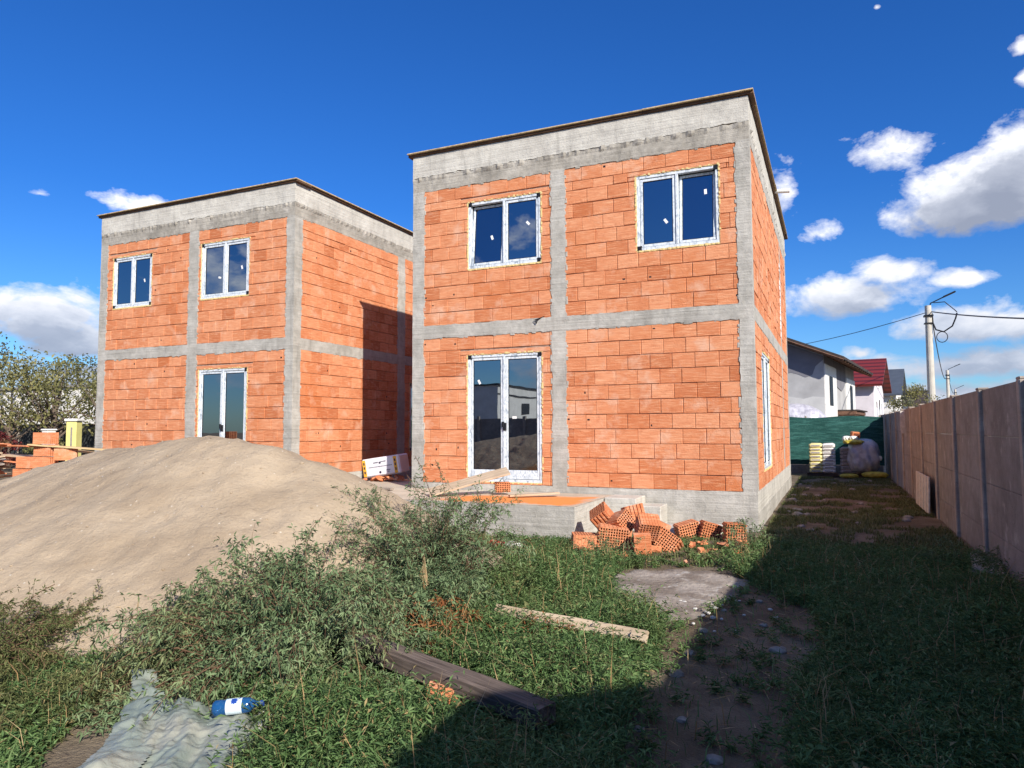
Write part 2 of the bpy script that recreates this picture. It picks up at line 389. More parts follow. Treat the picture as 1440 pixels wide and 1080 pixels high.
# ------------------------------------------------------------------ brick houses
ZB, ZS0, ZS1, ZB2, ZSEAM, ZT = .58, 3.33, 3.57, 6.23, 6.53, 6.95
ROWS1 = [ZB + .25 * k for k in range(12)]
ROWS2 = [ZS1 + .25 * k for k in range(10)] + [5.985, ZB2]
class Wall:
    def __init__(s, O, U, Nn): s.O = Vector(O); s.U = Vector(U); s.N = Vector(Nn)
    def p(s, u, d, z): return s.O + s.U * u + s.N * d + Vector((0, 0, z))
def flip(W): # orientation of quads
    return W.U.cross(Vector((0, 0, 1))).dot(W.N) < 0
def quad_box(mb, W, u0, u1, z0, z1, d0, d1, m, r=None, ch=0.0):
    F = []
    if ch > 0:
        vs = [W.p(u0, d0, z0), W.p(u1, d0, z0), W.p(u1, d0, z1), W.p(u0, d0, z1),
              W.p(u0, d1 - ch, z0), W.p(u1, d1 - ch, z0), W.p(u1, d1 - ch, z1), W.p(u0, d1 - ch, z1),
              W.p(u0 + ch, d1, z0 + ch), W.p(u1 - ch, d1, z0 + ch), W.p(u1 - ch, d1, z1 - ch), W.p(u0 + ch, d1, z1 - ch)]
        F = [(8, 9, 10, 11)] + [(4 + k, 4 + (k + 1) % 4, 8 + (k + 1) % 4, 8 + k) for k in range(4)] + [(k, (k + 1) % 4, 4 + (k + 1) % 4, 4 + k) for k in range(4)]
    else:
        vs = [W.p(u0, d0, z0), W.p(u1, d0, z0), W.p(u1, d0, z1), W.p(u0, d0, z1), W.p(u0, d1, z0), W.p(u1, d1, z0), W.p(u1, d1, z1), W.p(u0, d1, z1)]
        F = [(4, 5, 6, 7), (3, 2, 1, 0)] + [(k, (k + 1) % 4, 4 + (k + 1) % 4, 4 + k) for k in range(4)]
    if flip(W): F = [f[::-1] for f in F]
    mb.add(vs, F, m, r)
def blocks(mb, W, u0, u1, rows, ops, L=.375):
    for k in range(len(rows) - 1):
        z0, z1 = rows[k], rows[k + 1]
        off = (0 if k % 2 == 0 else L / 2) + random.uniform(-.05, .05)
        u = u0 - off; cuts = [u0]
        while u < u1:
            u += L + random.uniform(-.008, .008)
            if u > u0 + .04 and u < u1 - .04: cuts.append(u)
        cuts.append(u1)
        tone = random.uniform(-.08, .08)
        for a, b_ in zip(cuts[:-1], cuts[1:]):
            segs = [(a, b_, z0, z1)]
            for (oa, ob, oz0, oz1) in ops:
                ns = []
                for (sa, sb, s0, s1) in segs:
                    if sb <= oa or sa >= ob or s1 <= oz0 + .005 or s0 >= oz1 - .005: ns.append((sa, sb, s0, s1)); continue
                    if sa < oa: ns.append((sa, oa, s0, s1))
                    if sb > ob: ns.append((ob, sb, s0, s1))
                    ma, mb_ = max(sa, oa), min(sb, ob)
                    if s0 < oz0 - .035: ns.append((ma, mb_, s0, oz0))
                    if s1 > oz1 + .035: ns.append((ma, mb_, oz1, s1))
                segs = ns
            for (sa, sb, s0, s1) in segs:
                if sb - sa < .03: continue
                dj = random.gauss(0, .0035); rr = min(1, max(0, random.betavariate(2, 2) + tone))
                if random.random() < .03: rr = 0
                jl, jr, jb, jt = [random.uniform(.002, .011) for _ in range(4)]
                quad_box(mb, W, sa + jl * .5, sb - jr * .5, s0 + jb * .8, s1 - jt * .7, -.06, dj, 'brick', rr, random.uniform(.003, .008))
                # dark chips/holes
                if random.random() < .06 and sb - sa > .2:
                    hu = random.choice([sa + .03, sb - .06]); hz = random.uniform(s0 + .04, s1 - .08)
                    quad_box(mb, W, hu, hu + random.uniform(.02, .05), hz, hz + random.uniform(.02, .04), -.004, dj + .001, 'black', 0)
def strip(W, u0, u1, z0, z1, m, d=.007, jag='', amp=.014, nse=.002, root=None, name='column', step=.05, ridge=None):
    nu = max(2, int((u1 - u0) / step)); nz = max(2, int((z1 - z0) / step)); sd = random.uniform(0, 99)
    vs = []; fs = []
    for j in range(nz + 1):
        for i in range(nu + 1):
            u = u0 + (u1 - u0) * i / nu; z = z0 + (z1 - z0) * j / nz
            def n(t): return amp * (mnoise.noise(Vector((t * 5, sd, 0))) + .8 * mnoise.noise(Vector((t * 19, sd, 3))))
            du = dz = 0
            if i == 0 and 'l' in jag: du = n(z + 3)
            if i == nu and 'r' in jag: du = n(z + 50)
            if j == 0 and 'b' in jag: dz = n(u + 90)
            if j == nz and 't' in jag: dz = n(u + 140)
            dd = d + nse * mnoise.noise(Vector((u * 4, z * 4, sd))) + nse * .8 * mnoise.noise(Vector((u * 14, z * 14, sd)))
            if ridge is not None and abs(z - ridge) < .06: dd += max(0, .05 * (mnoise.noise(Vector((u * 11, 5, sd))) + .12))
            vs.append(W.p(u + du, dd, z + dz))
    w = nu + 1
    for j in range(nz):
        for i in range(nu): fs.append((j * w + i, j * w + i + 1, (j + 1) * w + i + 1, (j + 1) * w + i))
    ring = [i for i in range(w)] + [j * w + nu for j in range(1, nz + 1)] + [nz * w + i for i in range(nu - 1, -1, -1)] + [j * w for j in range(nz - 1, 0, -1)]
    o0 = len(vs)
    for q in ring: vs.append(Vector(vs[q]) + W.N * (-.035))
    for k in range(len(ring)):
        k2 = (k + 1) % len(ring); fs.append((ring[k2], ring[k], o0 + k, o0 + k2))
    if flip(W): fs = [f[::-1] for f in fs]
    mb = MB(); mb.add(vs, fs, m, random.random())
    def dab(u, z, hor):
        a, b_ = random.uniform(.006, .022), random.uniform(.01, .05)
        if hor: a, b_ = b_, a
        quad_box(mb, W, u - a, u + a, z - b_, z + b_, d - .02, d - random.uniform(.001, .004), m, random.random(), .004)
    for _ in range(int((z1 - z0) * 9)):
        if 'l' in jag: dab(u0 - random.uniform(0, .02), random.uniform(z0 + .1, z1 - .1), False)
        if 'r' in jag: dab(u1 + random.uniform(0, .02), random.uniform(z0 + .1, z1 - .1), False)
    for _ in range(int((u1 - u0) * 6)):
        if 'b' in jag: dab(random.uniform(u0 + .1, u1 - .1), z0 - random.uniform(0, .015), True)
    return mb.build(name, root)
def rects_around(u0, u1, z0, z1, ops):
    us = sorted(set([u0, u1] + [min(max(v, u0), u1) for o in ops for v in o[:2]])); out = []
    for a, b_ in zip(us[:-1], us[1:]):
        hit = sorted([(o[2], o[3]) for o in ops if o[0] <= a + 1e-6 and o[1] >= b_ - 1e-6])
        z = z0
        for (p0, p1) in hit:
            if p0 > z: out.append((a, b_, z, p0))
            z = p1
        if z < z1: out.append((a, b_, z, z1))
    return out
def window(W, root, u0, u1, z0, z1, name='window', leaves=2, tilt=None, handle=False, stickers=()):
    # outer frame
    mb = MB(); t = .055; d0, d1 = -.09, -.012
    quad_box(mb, W, u0, u1, z1 - t, z1, d0, d1, 'film', .5, .004); quad_box(mb, W, u0, u1, z0, z0 + t, d0, d1, 'film', .4, .004)
    quad_box(mb, W, u0, u0 + t, z0 + t, z1 - t, d0, d1, 'film', .6, .004); quad_box(mb, W, u1 - t, u1, z0 + t, z1 - t, d0, d1, 'film', .3, .004)
    if leaves == 2: 
        um = (u0 + u1) / 2; quad_box(mb, W, um - .022, um + .022, z0 + t, z1 - t, d0, d1 + .004, 'film', .2, .004)
    fr = mb.build(name, root)
    # caps
    mb = MB()
    for (cu, s) in ((u0, 1), (u1, -1)):
        for (cz, q) in ((z0, 1), (z1, -1)):
            a, b_ = sorted((cu - s * .004, cu + s * .085)); e, g_ = sorted((cz - q * .004, cz + q * .085))
            if random.random() < .75: quad_box(mb, W, a, b_, e, g_, d1 - .02, d1 + .008, 'black', .5, .01)
    if mb.v: mb.build('corner_cap', fr)
    # foam
    mb = MB(); sd = random.uniform(0, 50)
    def foam(a, b_, horiz):
        n = int((b_[0] - a[0] + b_[1] - a[1]) / .035)
        for k in range(n):
            f0, f1 = k / n, (k + 1) / n
            w_ = .016 + .014 * abs(mnoise.noise(Vector((k * .7, sd, a[0] * 3 + a[1]))))
            if horiz: quad_box(mb, W, a[0] + (b_[0] - a[0]) * f0, a[0] + (b_[0] - a[0]) * f1 + .004, a[1] - w_, a[1] + w_ * .8, -.05, -.004 + random.uniform(-.006, .010), 'foam', None, .004)
            else: quad_box(mb, W, a[0] - w_, a[0] + w_ * .8, a[1] + (b_[1] - a[1]) * f0, a[1] + (b_[1] - a[1]) * f1 + .004, -.05, -.004 + random.uniform(-.006, .010), 'foam', None, .004)
    foam((u0 - .008, z0 - .008), (u1 + .008, z0 - .008), True); foam((u0 - .008, z1 + .012), (u1 + .008, z1 + .012), True)
    foam((u0 - .010, z0), (u0 - .010, z1), False); foam((u1 + .010, z0), (u1 + .010, z1), False)
    mb.build('foam', fr)
    # sashes
    spans = [(u0 + t, (u0 + u1) / 2 - .022), ((u0 + u1) / 2 + .022, u1 - t)] if leaves == 2 else [(u0 + t, u1 - t)]
    for k, (a, b_) in enumerate(spans):
        a += .007; b_ -= .007; s = .045; zz0, zz1 = z0 + t + .007, z1 - t - .007
        ang = tilt if (tilt and tilt[0] == k) else None
        def place(o):
            if ang is None: return
            piv = W.p(a, -.05, zz0); ax = W.U; Rm = Matrix.Rotation(-ang[1] * (1 if W.U.cross(Vector((0, 0, 1))).dot(W.N) > 0 else -1), 4, ax)
            T = Matrix.Translation(piv) @ Rm @ Matrix.Translation(-piv)
            o.data.transform(T)
        mb = MB(); e0, e1 = -.075, -.026
        quad_box(mb, W, a, b_, zz1 - s, zz1, e0, e1, 'film', .5, .004); quad_box(mb, W, a, b_, zz0, zz0 + s, e0, e1, 'film', .4, .004)
        quad_box(mb, W, a, a + s, zz0 + s, zz1 - s, e0, e1, 'film', .6, .004); quad_box(mb, W, b_ - s, b_, zz0 + s, zz1 - s, e0, e1, 'film', .3, .004)
        if name == 'glazed_door': quad_box(mb, W, a + s, b_ - s, zz0 + s, zz0 + .16, e0, e1 - .004, 'film', .3, .004)
        o = mb.build('sash', fr); place(o)
        mb = MB(); quad_box(mb, W, a + s - .01, b_ - s + .01, zz0 + s - .01, zz1 - s + .01, -.058, -.045, 'glass', .5); o = mb.build('pane', fr); place(o)
        # black gasket
        mb = MB()
        for (qa, qb, qc, qd) in ((a + s, a + s + .012, zz0 + s, zz1 - s), (b_ - s - .012, b_ - s, zz0 + s, zz1 - s), (a + s + .012, b_ - s - .012, zz1 - s - .012, zz1 - s), (a + s + .012, b_ - s - .012, zz0 + s, zz0 + s + .012)):
            quad_box(mb, W, qa, qb, qc, qd, -.05, -.038, 'black', .5)
        o = mb.build('gasket', fr); place(o)
        for (sk, su, sz, sr) in stickers:
            if sk != k: continue
            mb = MB(); cu, cz = a + (b_ - a) * su, zz0 + (zz1 - zz0) * sz
            hw, hh = .022, .043; cr, sr_ = math.cos(sr), math.sin(sr)
            vs = [W.p(cu + x * cr - y * sr_, -.0435, cz + x * sr_ + y * cr) for x, y in ((-hw, -hh), (hw, -hh), (hw, hh), (-hw, hh))]
            mb.add(vs, [(0, 1, 2, 3)], 'sticker'); o = mb.build('sticker', fr); place(o)
    if handle:
        mb = MB(); um = (u0 + u1) / 2
        quad_box(mb, W, um - .02, um + .045, 1.56, 1.70, -.02, .012, 'black', .5, .006); quad_box(mb, W, um - .035, um + .01, 1.62, 1.72, .0, .03, 'black', .5, .006)
        mb.build('handle', fr)
    return fr
def house(x0, x1, y0, y1, name, label, wins_f, col_f, side_sign, wins_s, side_cols, extra=None):
    root = empty(name, ((x0 + x1) / 2, y0, 0), 0, label, 'house')
    bpy.context.view_layer.update()
    inv = Matrix.Translation(-root.location)
    objs0 = set(bpy.data.objects)
    Wf = Wall((x0, y0, 0), (1, 0, 0), (0, -1, 0)); Wd = x1 - x0
    Ws = Wall((x1, y0, 0), (0, 1, 0), (1, 0, 0)); Ls = y1 - y0
    Wl = Wall((x0, y0, 0), (0, 1, 0), (-1, 0, 0)); Wb = Wall((x0, y1, 0), (1, 0, 0), (0, 1, 0))
    # core shell
    mb = MB(); t0, t1 = -.25, -.020
    for W, Lx, ops, a0 in ((Wf, Wd, wins_f, .020), (Ws, Ls, wins_s, .25), (Wl, Ls, [], .25)):
        for (a, b_, c_, d_) in rects_around(a0, Lx - a0, -.2, ZT - .1, [w_[:4] for w_ in ops]):
            quad_box(mb, W, a, b_, c_, d_, t0, t1, 'mortar', .5)
    quad_box(mb, Wb, .020, Wd - .020, -.2, ZT - .1, t0, t1, 'mortar', .5)
    mb.build('wall_core', root)
    mb = MB(); mb.box(((x0 + x1) / 2, (y0 + y1) / 2, 6.8), (Wd - .52, Ls - .52, .2), 'concrete'); mb.box(((x0 + x1) / 2, (y0 + y1) / 2, 3.45), (Wd - .52, Ls - .52, .2), 'concrete'); mb.build('floor_slab', root)
    # front bricks, columns
    cols = [(0, .25)] + col_f + [(Wd - .21, Wd)]
    for (za, zb, rows) in ((ZB, ZS0, ROWS1), (ZS1, ZB2, ROWS2)):
        for (ca, cb) in zip(cols[:-1], cols[1:]):
            mb = MB(); a, b_ = ca[1] - .02, cb[0] + .02
            ops = [(w_[0], w_[1], w_[2], w_[3]) for w_ in wins_f]
            lint = [(w_[0] - .16, w_[1] + .16, w_[3], w_[3] + .085) for w_ in wins_f if w_[0] > a - .2 and w_[1] < b_ + .2 and za < w_[3] < zb]
            lint = [(max(q[0], a), min(q[1], b_), q[2], q[3]) for q in lint]
            blocks(mb, Wf, a, b_, rows, ops + lint)
            for q in lint: quad_box(mb, Wf, q[0], q[1], q[2] + .004, q[3] - .006, -.06, .002, 'brick', .6, .006)
            mb.build('brick_wall', root)
        for k, (a, b_) in enumerate(cols):
            jag = ('' if k == 0 else 'l') + ('' if k == len(cols) - 1 else 'r')
            strip(Wf, a - (.006 if k == 0 else 0), b_ + (.006 if k == len(cols) - 1 else 0), za - .01, zb + .01, 'concrete', .011, jag, .022, .004, root=root, name='column')
    strip(Wf, -.007, Wd + .007, ZS0 - .005, ZS1 + .005, 'concrete', .013, 'tb', .015, .004, root=root, name='floor_beam')
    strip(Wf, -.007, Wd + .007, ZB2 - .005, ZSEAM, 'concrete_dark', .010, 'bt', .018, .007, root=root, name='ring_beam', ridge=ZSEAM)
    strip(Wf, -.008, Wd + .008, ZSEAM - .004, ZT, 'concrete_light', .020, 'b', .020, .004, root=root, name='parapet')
    strip(Wf, -.007, Wd + .007, -.25, .26, 'concrete', .022, 't', .006, .005, root=root, name='foundation'); strip(Wf, -.007, Wd + .007, .26, ZB + .002, 'concrete', .012, 't', .008, .004, root=root, name='foundation')
    # side
    for (za, zb, rows) in ((ZB, ZS0, ROWS1), (ZS1, ZB2, ROWS2)):
        sc = [(0, .24)] + side_cols + [(Ls - .25, Ls)]
        for (ca, cb) in zip(sc[:-1], sc[1:]):
            mb = MB(); blocks(mb, Ws, ca[1] - .02, cb[0] + .02, rows, [w_[:4] for w_ in wins_s]); mb.build('brick_wall', root)
        for k, (a, b_) in enumerate(sc):
            strip(Ws, a, b_, za - .01, zb + .01, 'concrete', .004, ('' if k == 0 else 'l') + ('' if k == len(sc) - 1 else 'r'), root=root, name='column')
    strip(Ws, 0, Ls, ZS0 - .005, ZS1 + .005, 'concrete', .006, 'tb', .010, root=root, name='floor_beam')
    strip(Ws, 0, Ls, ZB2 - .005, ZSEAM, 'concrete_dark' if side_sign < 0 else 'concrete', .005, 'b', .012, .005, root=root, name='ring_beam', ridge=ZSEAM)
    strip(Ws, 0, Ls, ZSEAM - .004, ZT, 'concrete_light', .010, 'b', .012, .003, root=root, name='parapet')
    strip(Ws, 0, Ls, -.25, .26, 'concrete', .017, 't', .006, .005, root=root, name='foundation'); strip(Ws, 0, Ls, .26, ZB + .002, 'concrete_light', .008, 't', .008, .004, root=root, name='foundation')
    # left & back plain brick courses
    for W, Lx in ((Wl, Ls), (Wb, Wd)):
        for (za, zb, rows) in ((ZB, ZS0, ROWS1), (ZS1, ZB2, ROWS2)):
            mb = MB(); blocks(mb, W, .22, Lx - .22, rows, []); mb.build('brick_wall', root)
            strip(W, .01, .25, za, zb, 'concrete', .004, 'r', root=root, name='column', step=.15); strip(W, Lx - .25, Lx - .01, za, zb, 'concrete', .004, 'l', root=root, name='column', step=.15)
        strip(W, .01, Lx - .01, ZS0, ZS1, 'concrete', .005, '', root=root, name='floor_beam', step=.15)
        strip(W, .01, Lx - .01, ZB2, ZT, 'concrete', .005, '', root=root, name='parapet', step=.15)
        strip(W, .01, Lx - .01, -.2, ZB, 'concrete', .005, '', root=root, name='foundation', step=.15)
    # roof edge boards
    def edge(W, Lx, ext):
        u = -.10 if ext else 0
        end = Lx + (.10 if ext else 0)
        while u < end - .01:
            L = min(random.uniform(1.9, 2.6), end - u); L = end - u if end - u - L < .5 else L
            dz = random.uniform(0, .006)
            mb = MB(); quad_box(mb, W, u + .003, u + L - .003, ZT + .004 + dz, ZT + .042 + dz, -.40, .055, 'plywood', None, .003)
            quad_box(mb, W, u + .003, u + L - .003, ZT + .046 + dz, ZT + .068 + dz, -.40, .10 + random.uniform(-.006, .006), 'osb', None, .003); mb.build('roof_edge', root)
            u += L
    edge(Wf, Wd, True)
    for W in (Ws, Wl):
        W2 = Wall(W.p(.41, 0, 0), W.U, W.N); edge(W2, Ls - .82, False)
    W2 = Wb; edge(W2, Wd, True)
    for w_ in wins_f: window(Wf, root, *w_[:4], **w_[4])
    for w_ in wins_s: window(Ws, root, *w_[:4], **w_[4])
    if extra: extra(root, Wf, Ws, Wl)
    bpy.context.view_layer.update()
    for o in root.children: o.matrix_parent_inverse = inv
    return root
def exR(root, Wf, Ws, Wl):
    mb = MB(); mb.tube([(-1.14, 17.0, 7.02), (-.72, 17.0, 6.98)], .05, 'pvc', 12); mb.tube([(-1.10, 17.0, 7.03), (-1.02, 17.0, 7.02)], .062, 'pvc', 12); mb.build('drain_pipe', root)
    mb = MB()
    for k in range(26):
        z = random.uniform(3.8, 5.6); quad_box(mb, Ws, 6.9 + random.uniform(-.12, .12), 7.05 + random.uniform(0, .12), z, z + random.uniform(.03, .12), -.01, .006 + random.uniform(0, .004), 'white', None, .002)
    mb.build('mortar_smear', root)
    mb = MB()
    for k in range(5): mb.tube([(-4.62 + random.uniform(-.05, .02), 11.70, ZS1 + .03), (-4.75 - .02 * k, 11.66, ZS1 - .03), (-4.78, 11.66, ZS1 - .10)], .004, 'black', 4)
    mb.build('rebar_wire', root)
house(-7.40, -1.09, 11.705, 21.3, 'brick_house', 'near two-storey brick and concrete shell house behind the low concrete terrace', 
    [(1.21, 2.70, 4.60, 5.88, dict(tilt=(0, math.radians(4.5)), stickers=((0, .62, .45, .35), (1, .68, .60, .75)))),
     (4.46, 5.83, 4.60, 5.90, dict(tilt=(1, math.radians(4.5)), stickers=((0, .72, .35, .6), (1, .72, .72, .05)))),
     (1.20, 2.70, .62, 2.97, dict(name='glazed_door', handle=True, stickers=((0, .25, .80, .5), (1, .25, .50, 1.57))))],
    [(2.90, 3.17)], 1,
    [(1.35, 3.10, .85, 2.95, dict())], [(7.0, 7.25)], exR)
house(-16.69, -10.47, 11.80, 21.3, 'brick_house', 'far brick and concrete shell house on the left, partly hidden by the sand pile',
    [(.46, 1.83, 4.60, 5.87, dict(stickers=((1, .6, .5, .4),))), (3.46, 4.93, 4.60, 5.90, dict(stickers=((0, .75, .35, 1.3), (1, .7, .5, .3)))),
     (3.46, 4.93, .62, 2.97, dict(name='glazed_door', handle=True, stickers=((1, .5, .25, .5),)))],
    [(3.08, 3.38)], -1,
    [(4.62, 5.9, 1.0, 2.85, dict(leaves=1))], [(4.0, 4.35)])

# ------------------------------------------------------------------ terrace
m = m_concrete('terrace_top', (.62, .54, .43), (.47, .40, .31)); nt = m.node_tree; b = nt.nodes['Principled BSDF']
p = gpos(nt); sx = N(nt, 'ShaderNodeSeparateXYZ'); nt.links.new(p, sx.inputs[0])
wob = math_(nt, 'MULTIPLY', math_(nt, 'SUBTRACT', noise(nt, p, 2.2, 5, .6), .5), .9)
ax = math_(nt, 'ADD', sx.outputs[0], wob); ay = math_(nt, 'ADD', sx.outputs[1], wob)
# brick dust lies in a patch near the front right corner of the slab
k1 = mrange(nt, ax, -5.95, -5.5); k2 = mrange(nt, ax, -3.42, -3.6); k3 = mrange(nt, ay, 9.68, 9.85); k4 = mrange(nt, math_(nt, 'ADD', ay, math_(nt, 'MULTIPLY', ax, -.25)), 12.25, 11.9)
kk = math_(nt, 'MULTIPLY', math_(nt, 'MULTIPLY', k1, k2), math_(nt, 'MULTIPLY', k3, k4))
old = b.inputs['Base Color'].links[0].from_socket
base(nt, b, mix(nt, math_(nt, 'MULTIPLY', kk, .95), old, (.80, .26, .055)))
M['terrace_top'] = m
tr = empty('concrete_terrace', (-5.4, 9.65, 0), 0, 'low concrete terrace with orange brick dust in front of the near house', 'terrace')
def pw(tr_, o): o.matrix_parent_inverse = Matrix.Translation(-tr_.location); return o
mb = MB()
# top sheet as grid
def terr_top(x0, x1, y0, y1, z):
    n = 40; vs = []; fs = []
    for j in range(n + 1):
        for i in range(n + 1):
            x = x0 + (x1 - x0) * i / n; y = y0 + (y1 - y0) * j / n; vs.append((x, y, z + .004 * fb(x, y, 3, 2)))
    for j in range(n):
        for i in range(n): fs.append((j * (n + 1) + i, j * (n + 1) + i + 1, (j + 1) * (n + 1) + i + 1, (j + 1) * (n + 1) + i))
    mb.add(vs, fs, 'terrace_top')
terr_top(-9.3, -3.385, 9.65, 11.675, .47)
mb.box((-8.35, 12.7, .235), (1.86, 2.06, .46), 'terrace_top')
pw(tr, mb.build('slab', tr))
WT = Wall((-9.3, 9.66, 0), (1, 0, 0), (0, -1, 0)); WTs = Wall((-3.395, 9.66, 0), (0, 1, 0), (1, 0, 0))
pw(tr, strip(WT, 0, 5.912, .20, .468, 'concrete', .008, 'b', .006, .005, root=tr, name='front_face')); pw(tr, strip(WT, 0, 5.912, -.2, .20, 'concrete', .012, '', .006, .005, root=tr, name='front_face'))
pw(tr, strip(WTs, .0, 2.0, -.2, .466, 'concrete_light', .008, '', .006, .004, root=tr, name='side_face'))
mb = MB(); mb.box((-6.3, 10.65, .1), (5.7, 1.9, .66), 'concrete'); pw(tr, mb.build('core', tr))
mb = MB(); mb.box((-3.11, 11.36, .17), (.52, .62, .62), 'concrete_light', ch=.012); pw(tr, mb.build('step', tr))
mb = MB(); mb.box((-2.67, 11.42, .07), (.36, .50, .58), 'concrete_light', ch=.012); pw(tr, mb.build('step', tr))

# ------------------------------------------------------------------ sand pile
RID = [(-5.25, 6.1, 1.32), (-5.75, 6.05, 1.46), (-6.5, 6.0, 1.54), (-7.2, 6.0, 1.51), (-8.3, 6.05, 1.41), (-9.5, 6.2, 1.17), (-11, 6.3, .9)]
def pile(x, y):
    h = -9; sl = .51
    for (a, b_) in zip(RID[:-1], RID[1:]):
        dx, dy = b_[0] - a[0], b_[1] - a[1]; t = max(0, min(1, ((x - a[0]) * dx + (y - a[1]) * dy) / (dx * dx + dy * dy)))
        px, py, pz = a[0] + dx * t, a[1] + dy * t, a[2] + (b_[2] - a[2]) * t
        dd = math.hypot(x - px, y - py)
        h = max(h, pz + .10 - sl * math.sqrt(dd * dd + .035))
    h -= .16 * max(0, x + 4.5)
    h += .04 * fb(x, y, .8, 7) + .014 * fb(x, y, 3, 2) + .012 * fb(x, y, 9, 4) - .02 * max(0, fb(x * 1.6, y * .7, 2.2, 15))
    k = .06; return h if h > k else k * math.exp((h - k) / k) if h > -1 else 0
m, nt, b = mat('sand', .95); p = gpos(nt)
n1 = noise(nt, p, 1.3, 6, .6); n2 = noise(nt, p, 26, 6, .7); n3 = noise(nt, p, 160, 2)
c = mix(nt, mrange(nt, n1, .38, .64), (.375, .29, .20), (.49, .39, .275))
c = mix(nt, mrange(nt, n2, .55, .75, 0, .5), c, (.31, .215, .14)); c = mix(nt, mrange(nt, noise(nt, p, 5, 6, .7), .58, .75, 0, .5), c, (.33, .235, .155))
vo = N(nt, 'ShaderNodeTexVoronoi'); vo.inputs['Scale'].default_value = 9; nt.links.new(p, vo.inputs['Vector'])
c = mix(nt, mrange(nt, vo.outputs['Distance'], .10, .04, 0, .7), c, (.75, .70, .60))
base(nt, b, c)
bump(nt, b, math_(nt, 'ADD', math_(nt, 'MULTIPLY', noise(nt, p, 7, 6, .6), 2.0), math_(nt, 'ADD', n2, math_(nt, 'MULTIPLY', n3, .5))), .7, .03); M['sand'] = m
xs = np.arange(-13.5, -1.9, .05); ys = np.arange(2.6, 10.6, .05)
V = [(x, y, gz(x, y) - .03 + pile(x, y)) for y in ys for x in xs]; nx = len(xs); idx = np.arange(len(V)).reshape(len(ys), nx)
F = np.stack([idx[:-1, :-1].ravel(), idx[:-1, 1:].ravel(), idx[1:, 1:].ravel(), idx[1:, :-1].ravel()], 1)
hv = np.array([q[2] for q in V]); gzv = np.array([gz(q[0], q[1]) for q in V])
keep = (hv[F].max(1) - gzv[F].max(1)) > -.012
F = F[keep]; used = np.unique(F); remap = -np.ones(len(V), int); remap[used] = np.arange(len(used))
o = npmesh('sand_pile', np.array(V)[used], remap[F], 'sand', smooth=True); tag(o, 'large heap of beige building sand in front of the left house', 'sand pile')
M['sand_clod'] = M['sand']
def surf(x, y): return max(gz(x, y), gz(x, y) - .03 + pile(x, y))

# ------------------------------------------------------------------ loose hollow bricks
M['shaded_clay'] = m_simple('shaded_clay', (.16, .045, .022), .95, .2, 20)  # insides of brick holes, their shade put into a darker clay colour
def perforated(mb, c0, ux, uy, n_, L, Wd, depth, r):
    nx, ny = max(3, int(L / .034)), max(3, int(Wd / .034)); n_ = Vector(n_); ux = Vector(ux); uy = Vector(uy); c0 = Vector(c0)
    def P_(a, b_, d): return c0 + ux * (a - .5) * L + uy * (b_ - .5) * Wd - n_ * d
    for i in range(nx):
        for j in range(ny):
            a0, a1, b0, b1 = i / nx, (i + 1) / nx, j / ny, (j + 1) / ny
            am, bm_ = (a0 + a1) / 2, (b0 + b1) / 2
            o = [(a0, b0), (a1, b0), (a1, b1), (a0, b1)]
            ra, rb = (a1 - a0) * .40, (b1 - b0) * .40
            if (i + j) % 2: inn = [(am - ra * .9, bm_ - rb * .7), (am + ra * .9, bm_ - rb * .7), (am + ra * .9, bm_ + rb * .7), (am - ra * .9, bm_ + rb * .7)]
            else: inn = [(am - ra * .6, bm_ - rb), (am + ra * .6, bm_ - rb), (am + ra * .6, bm_ + rb), (am - ra * .6, bm_ + rb)]
            vs = [P_(*q, 0) for q in o] + [P_(*q, 0) for q in inn] + [P_(*q, depth) for q in inn]
            mb.add(vs, [(k, (k + 1) % 4, 4 + (k + 1) % 4, 4 + k) for k in range(4)], 'brick', r)
            mb.add(vs, [(4 + k, 4 + (k + 1) % 4, 8 + (k + 1) % 4, 8 + k) for k in range(4)], 'shaded_clay', r)
            mb.add(vs, [(8, 9, 10, 11)], 'shaded_clay', r)
def hollow_brick(L=.375, Wd=.25, H=.238, ribs=True, broken=False):
    mb = MB(); r = random.random(); D_ = .05
    # side walls as shell
    x, y, z = L / 2, Wd / 2, H / 2
    for s in (-1, 1):
        perforated(mb, (0, 0, s * z), (1, 0, 0), (0, s, 0), (0, 0, s), L, Wd, D_, r)
    # four sides, subdivided with slight dents
    def side(a, b_, nrm):
        n = 8; vs = []; fs = []
        for j in range(n + 1):
            for i in range(n + 1):
                q = Vector(a).lerp(Vector(b_), i / n); zz = -z + H * j / n
                e = 0 if (i in (0, n) or j in (0, n)) else .0025 * mnoise.noise(Vector((i, j, r * 50)))
                vs.append((q.x + nrm[0] * e, q.y + nrm[1] * e, zz))
        for j in range(n):
            for i in range(n): fs.append((j * (n + 1) + i, j * (n + 1) + i + 1, (j + 1) * (n + 1) + i + 1, (j + 1) * (n + 1) + i))
        mb.add(vs, fs, 'brick', r)
    side((-x, -y, 0), (x, -y, 0), (0, -1)); side((x, -y, 0), (x, y, 0), (1, 0)); side((x, y, 0), (-x, y, 0), (0, 1)); side((-x, y, 0), (-x, -y, 0), (-1, 0))
    if ribs:
        for s in (-1, 1):
            for k in range(5):
                yy = -y + Wd * (k + .5) / 5
                mb.box((s * (x + .007), yy, 0), (.018, .026, H - .002), 'brick', r=r, ch=.003)
            for k in range(7): mb.box((-x + L * (k + .5) / 7, s * (y + .002), 0), (.030, .006, H - .003), 'brick', r=r, ch=.0015)
    return mb
protos = []
for k in range(3):
    protos.append([hollow_brick(.375, .25, .238), hollow_brick(.26, .25, .238), hollow_brick(.30, .20, .238)][k].build('hollow_brick'))
first = [True, True, True]
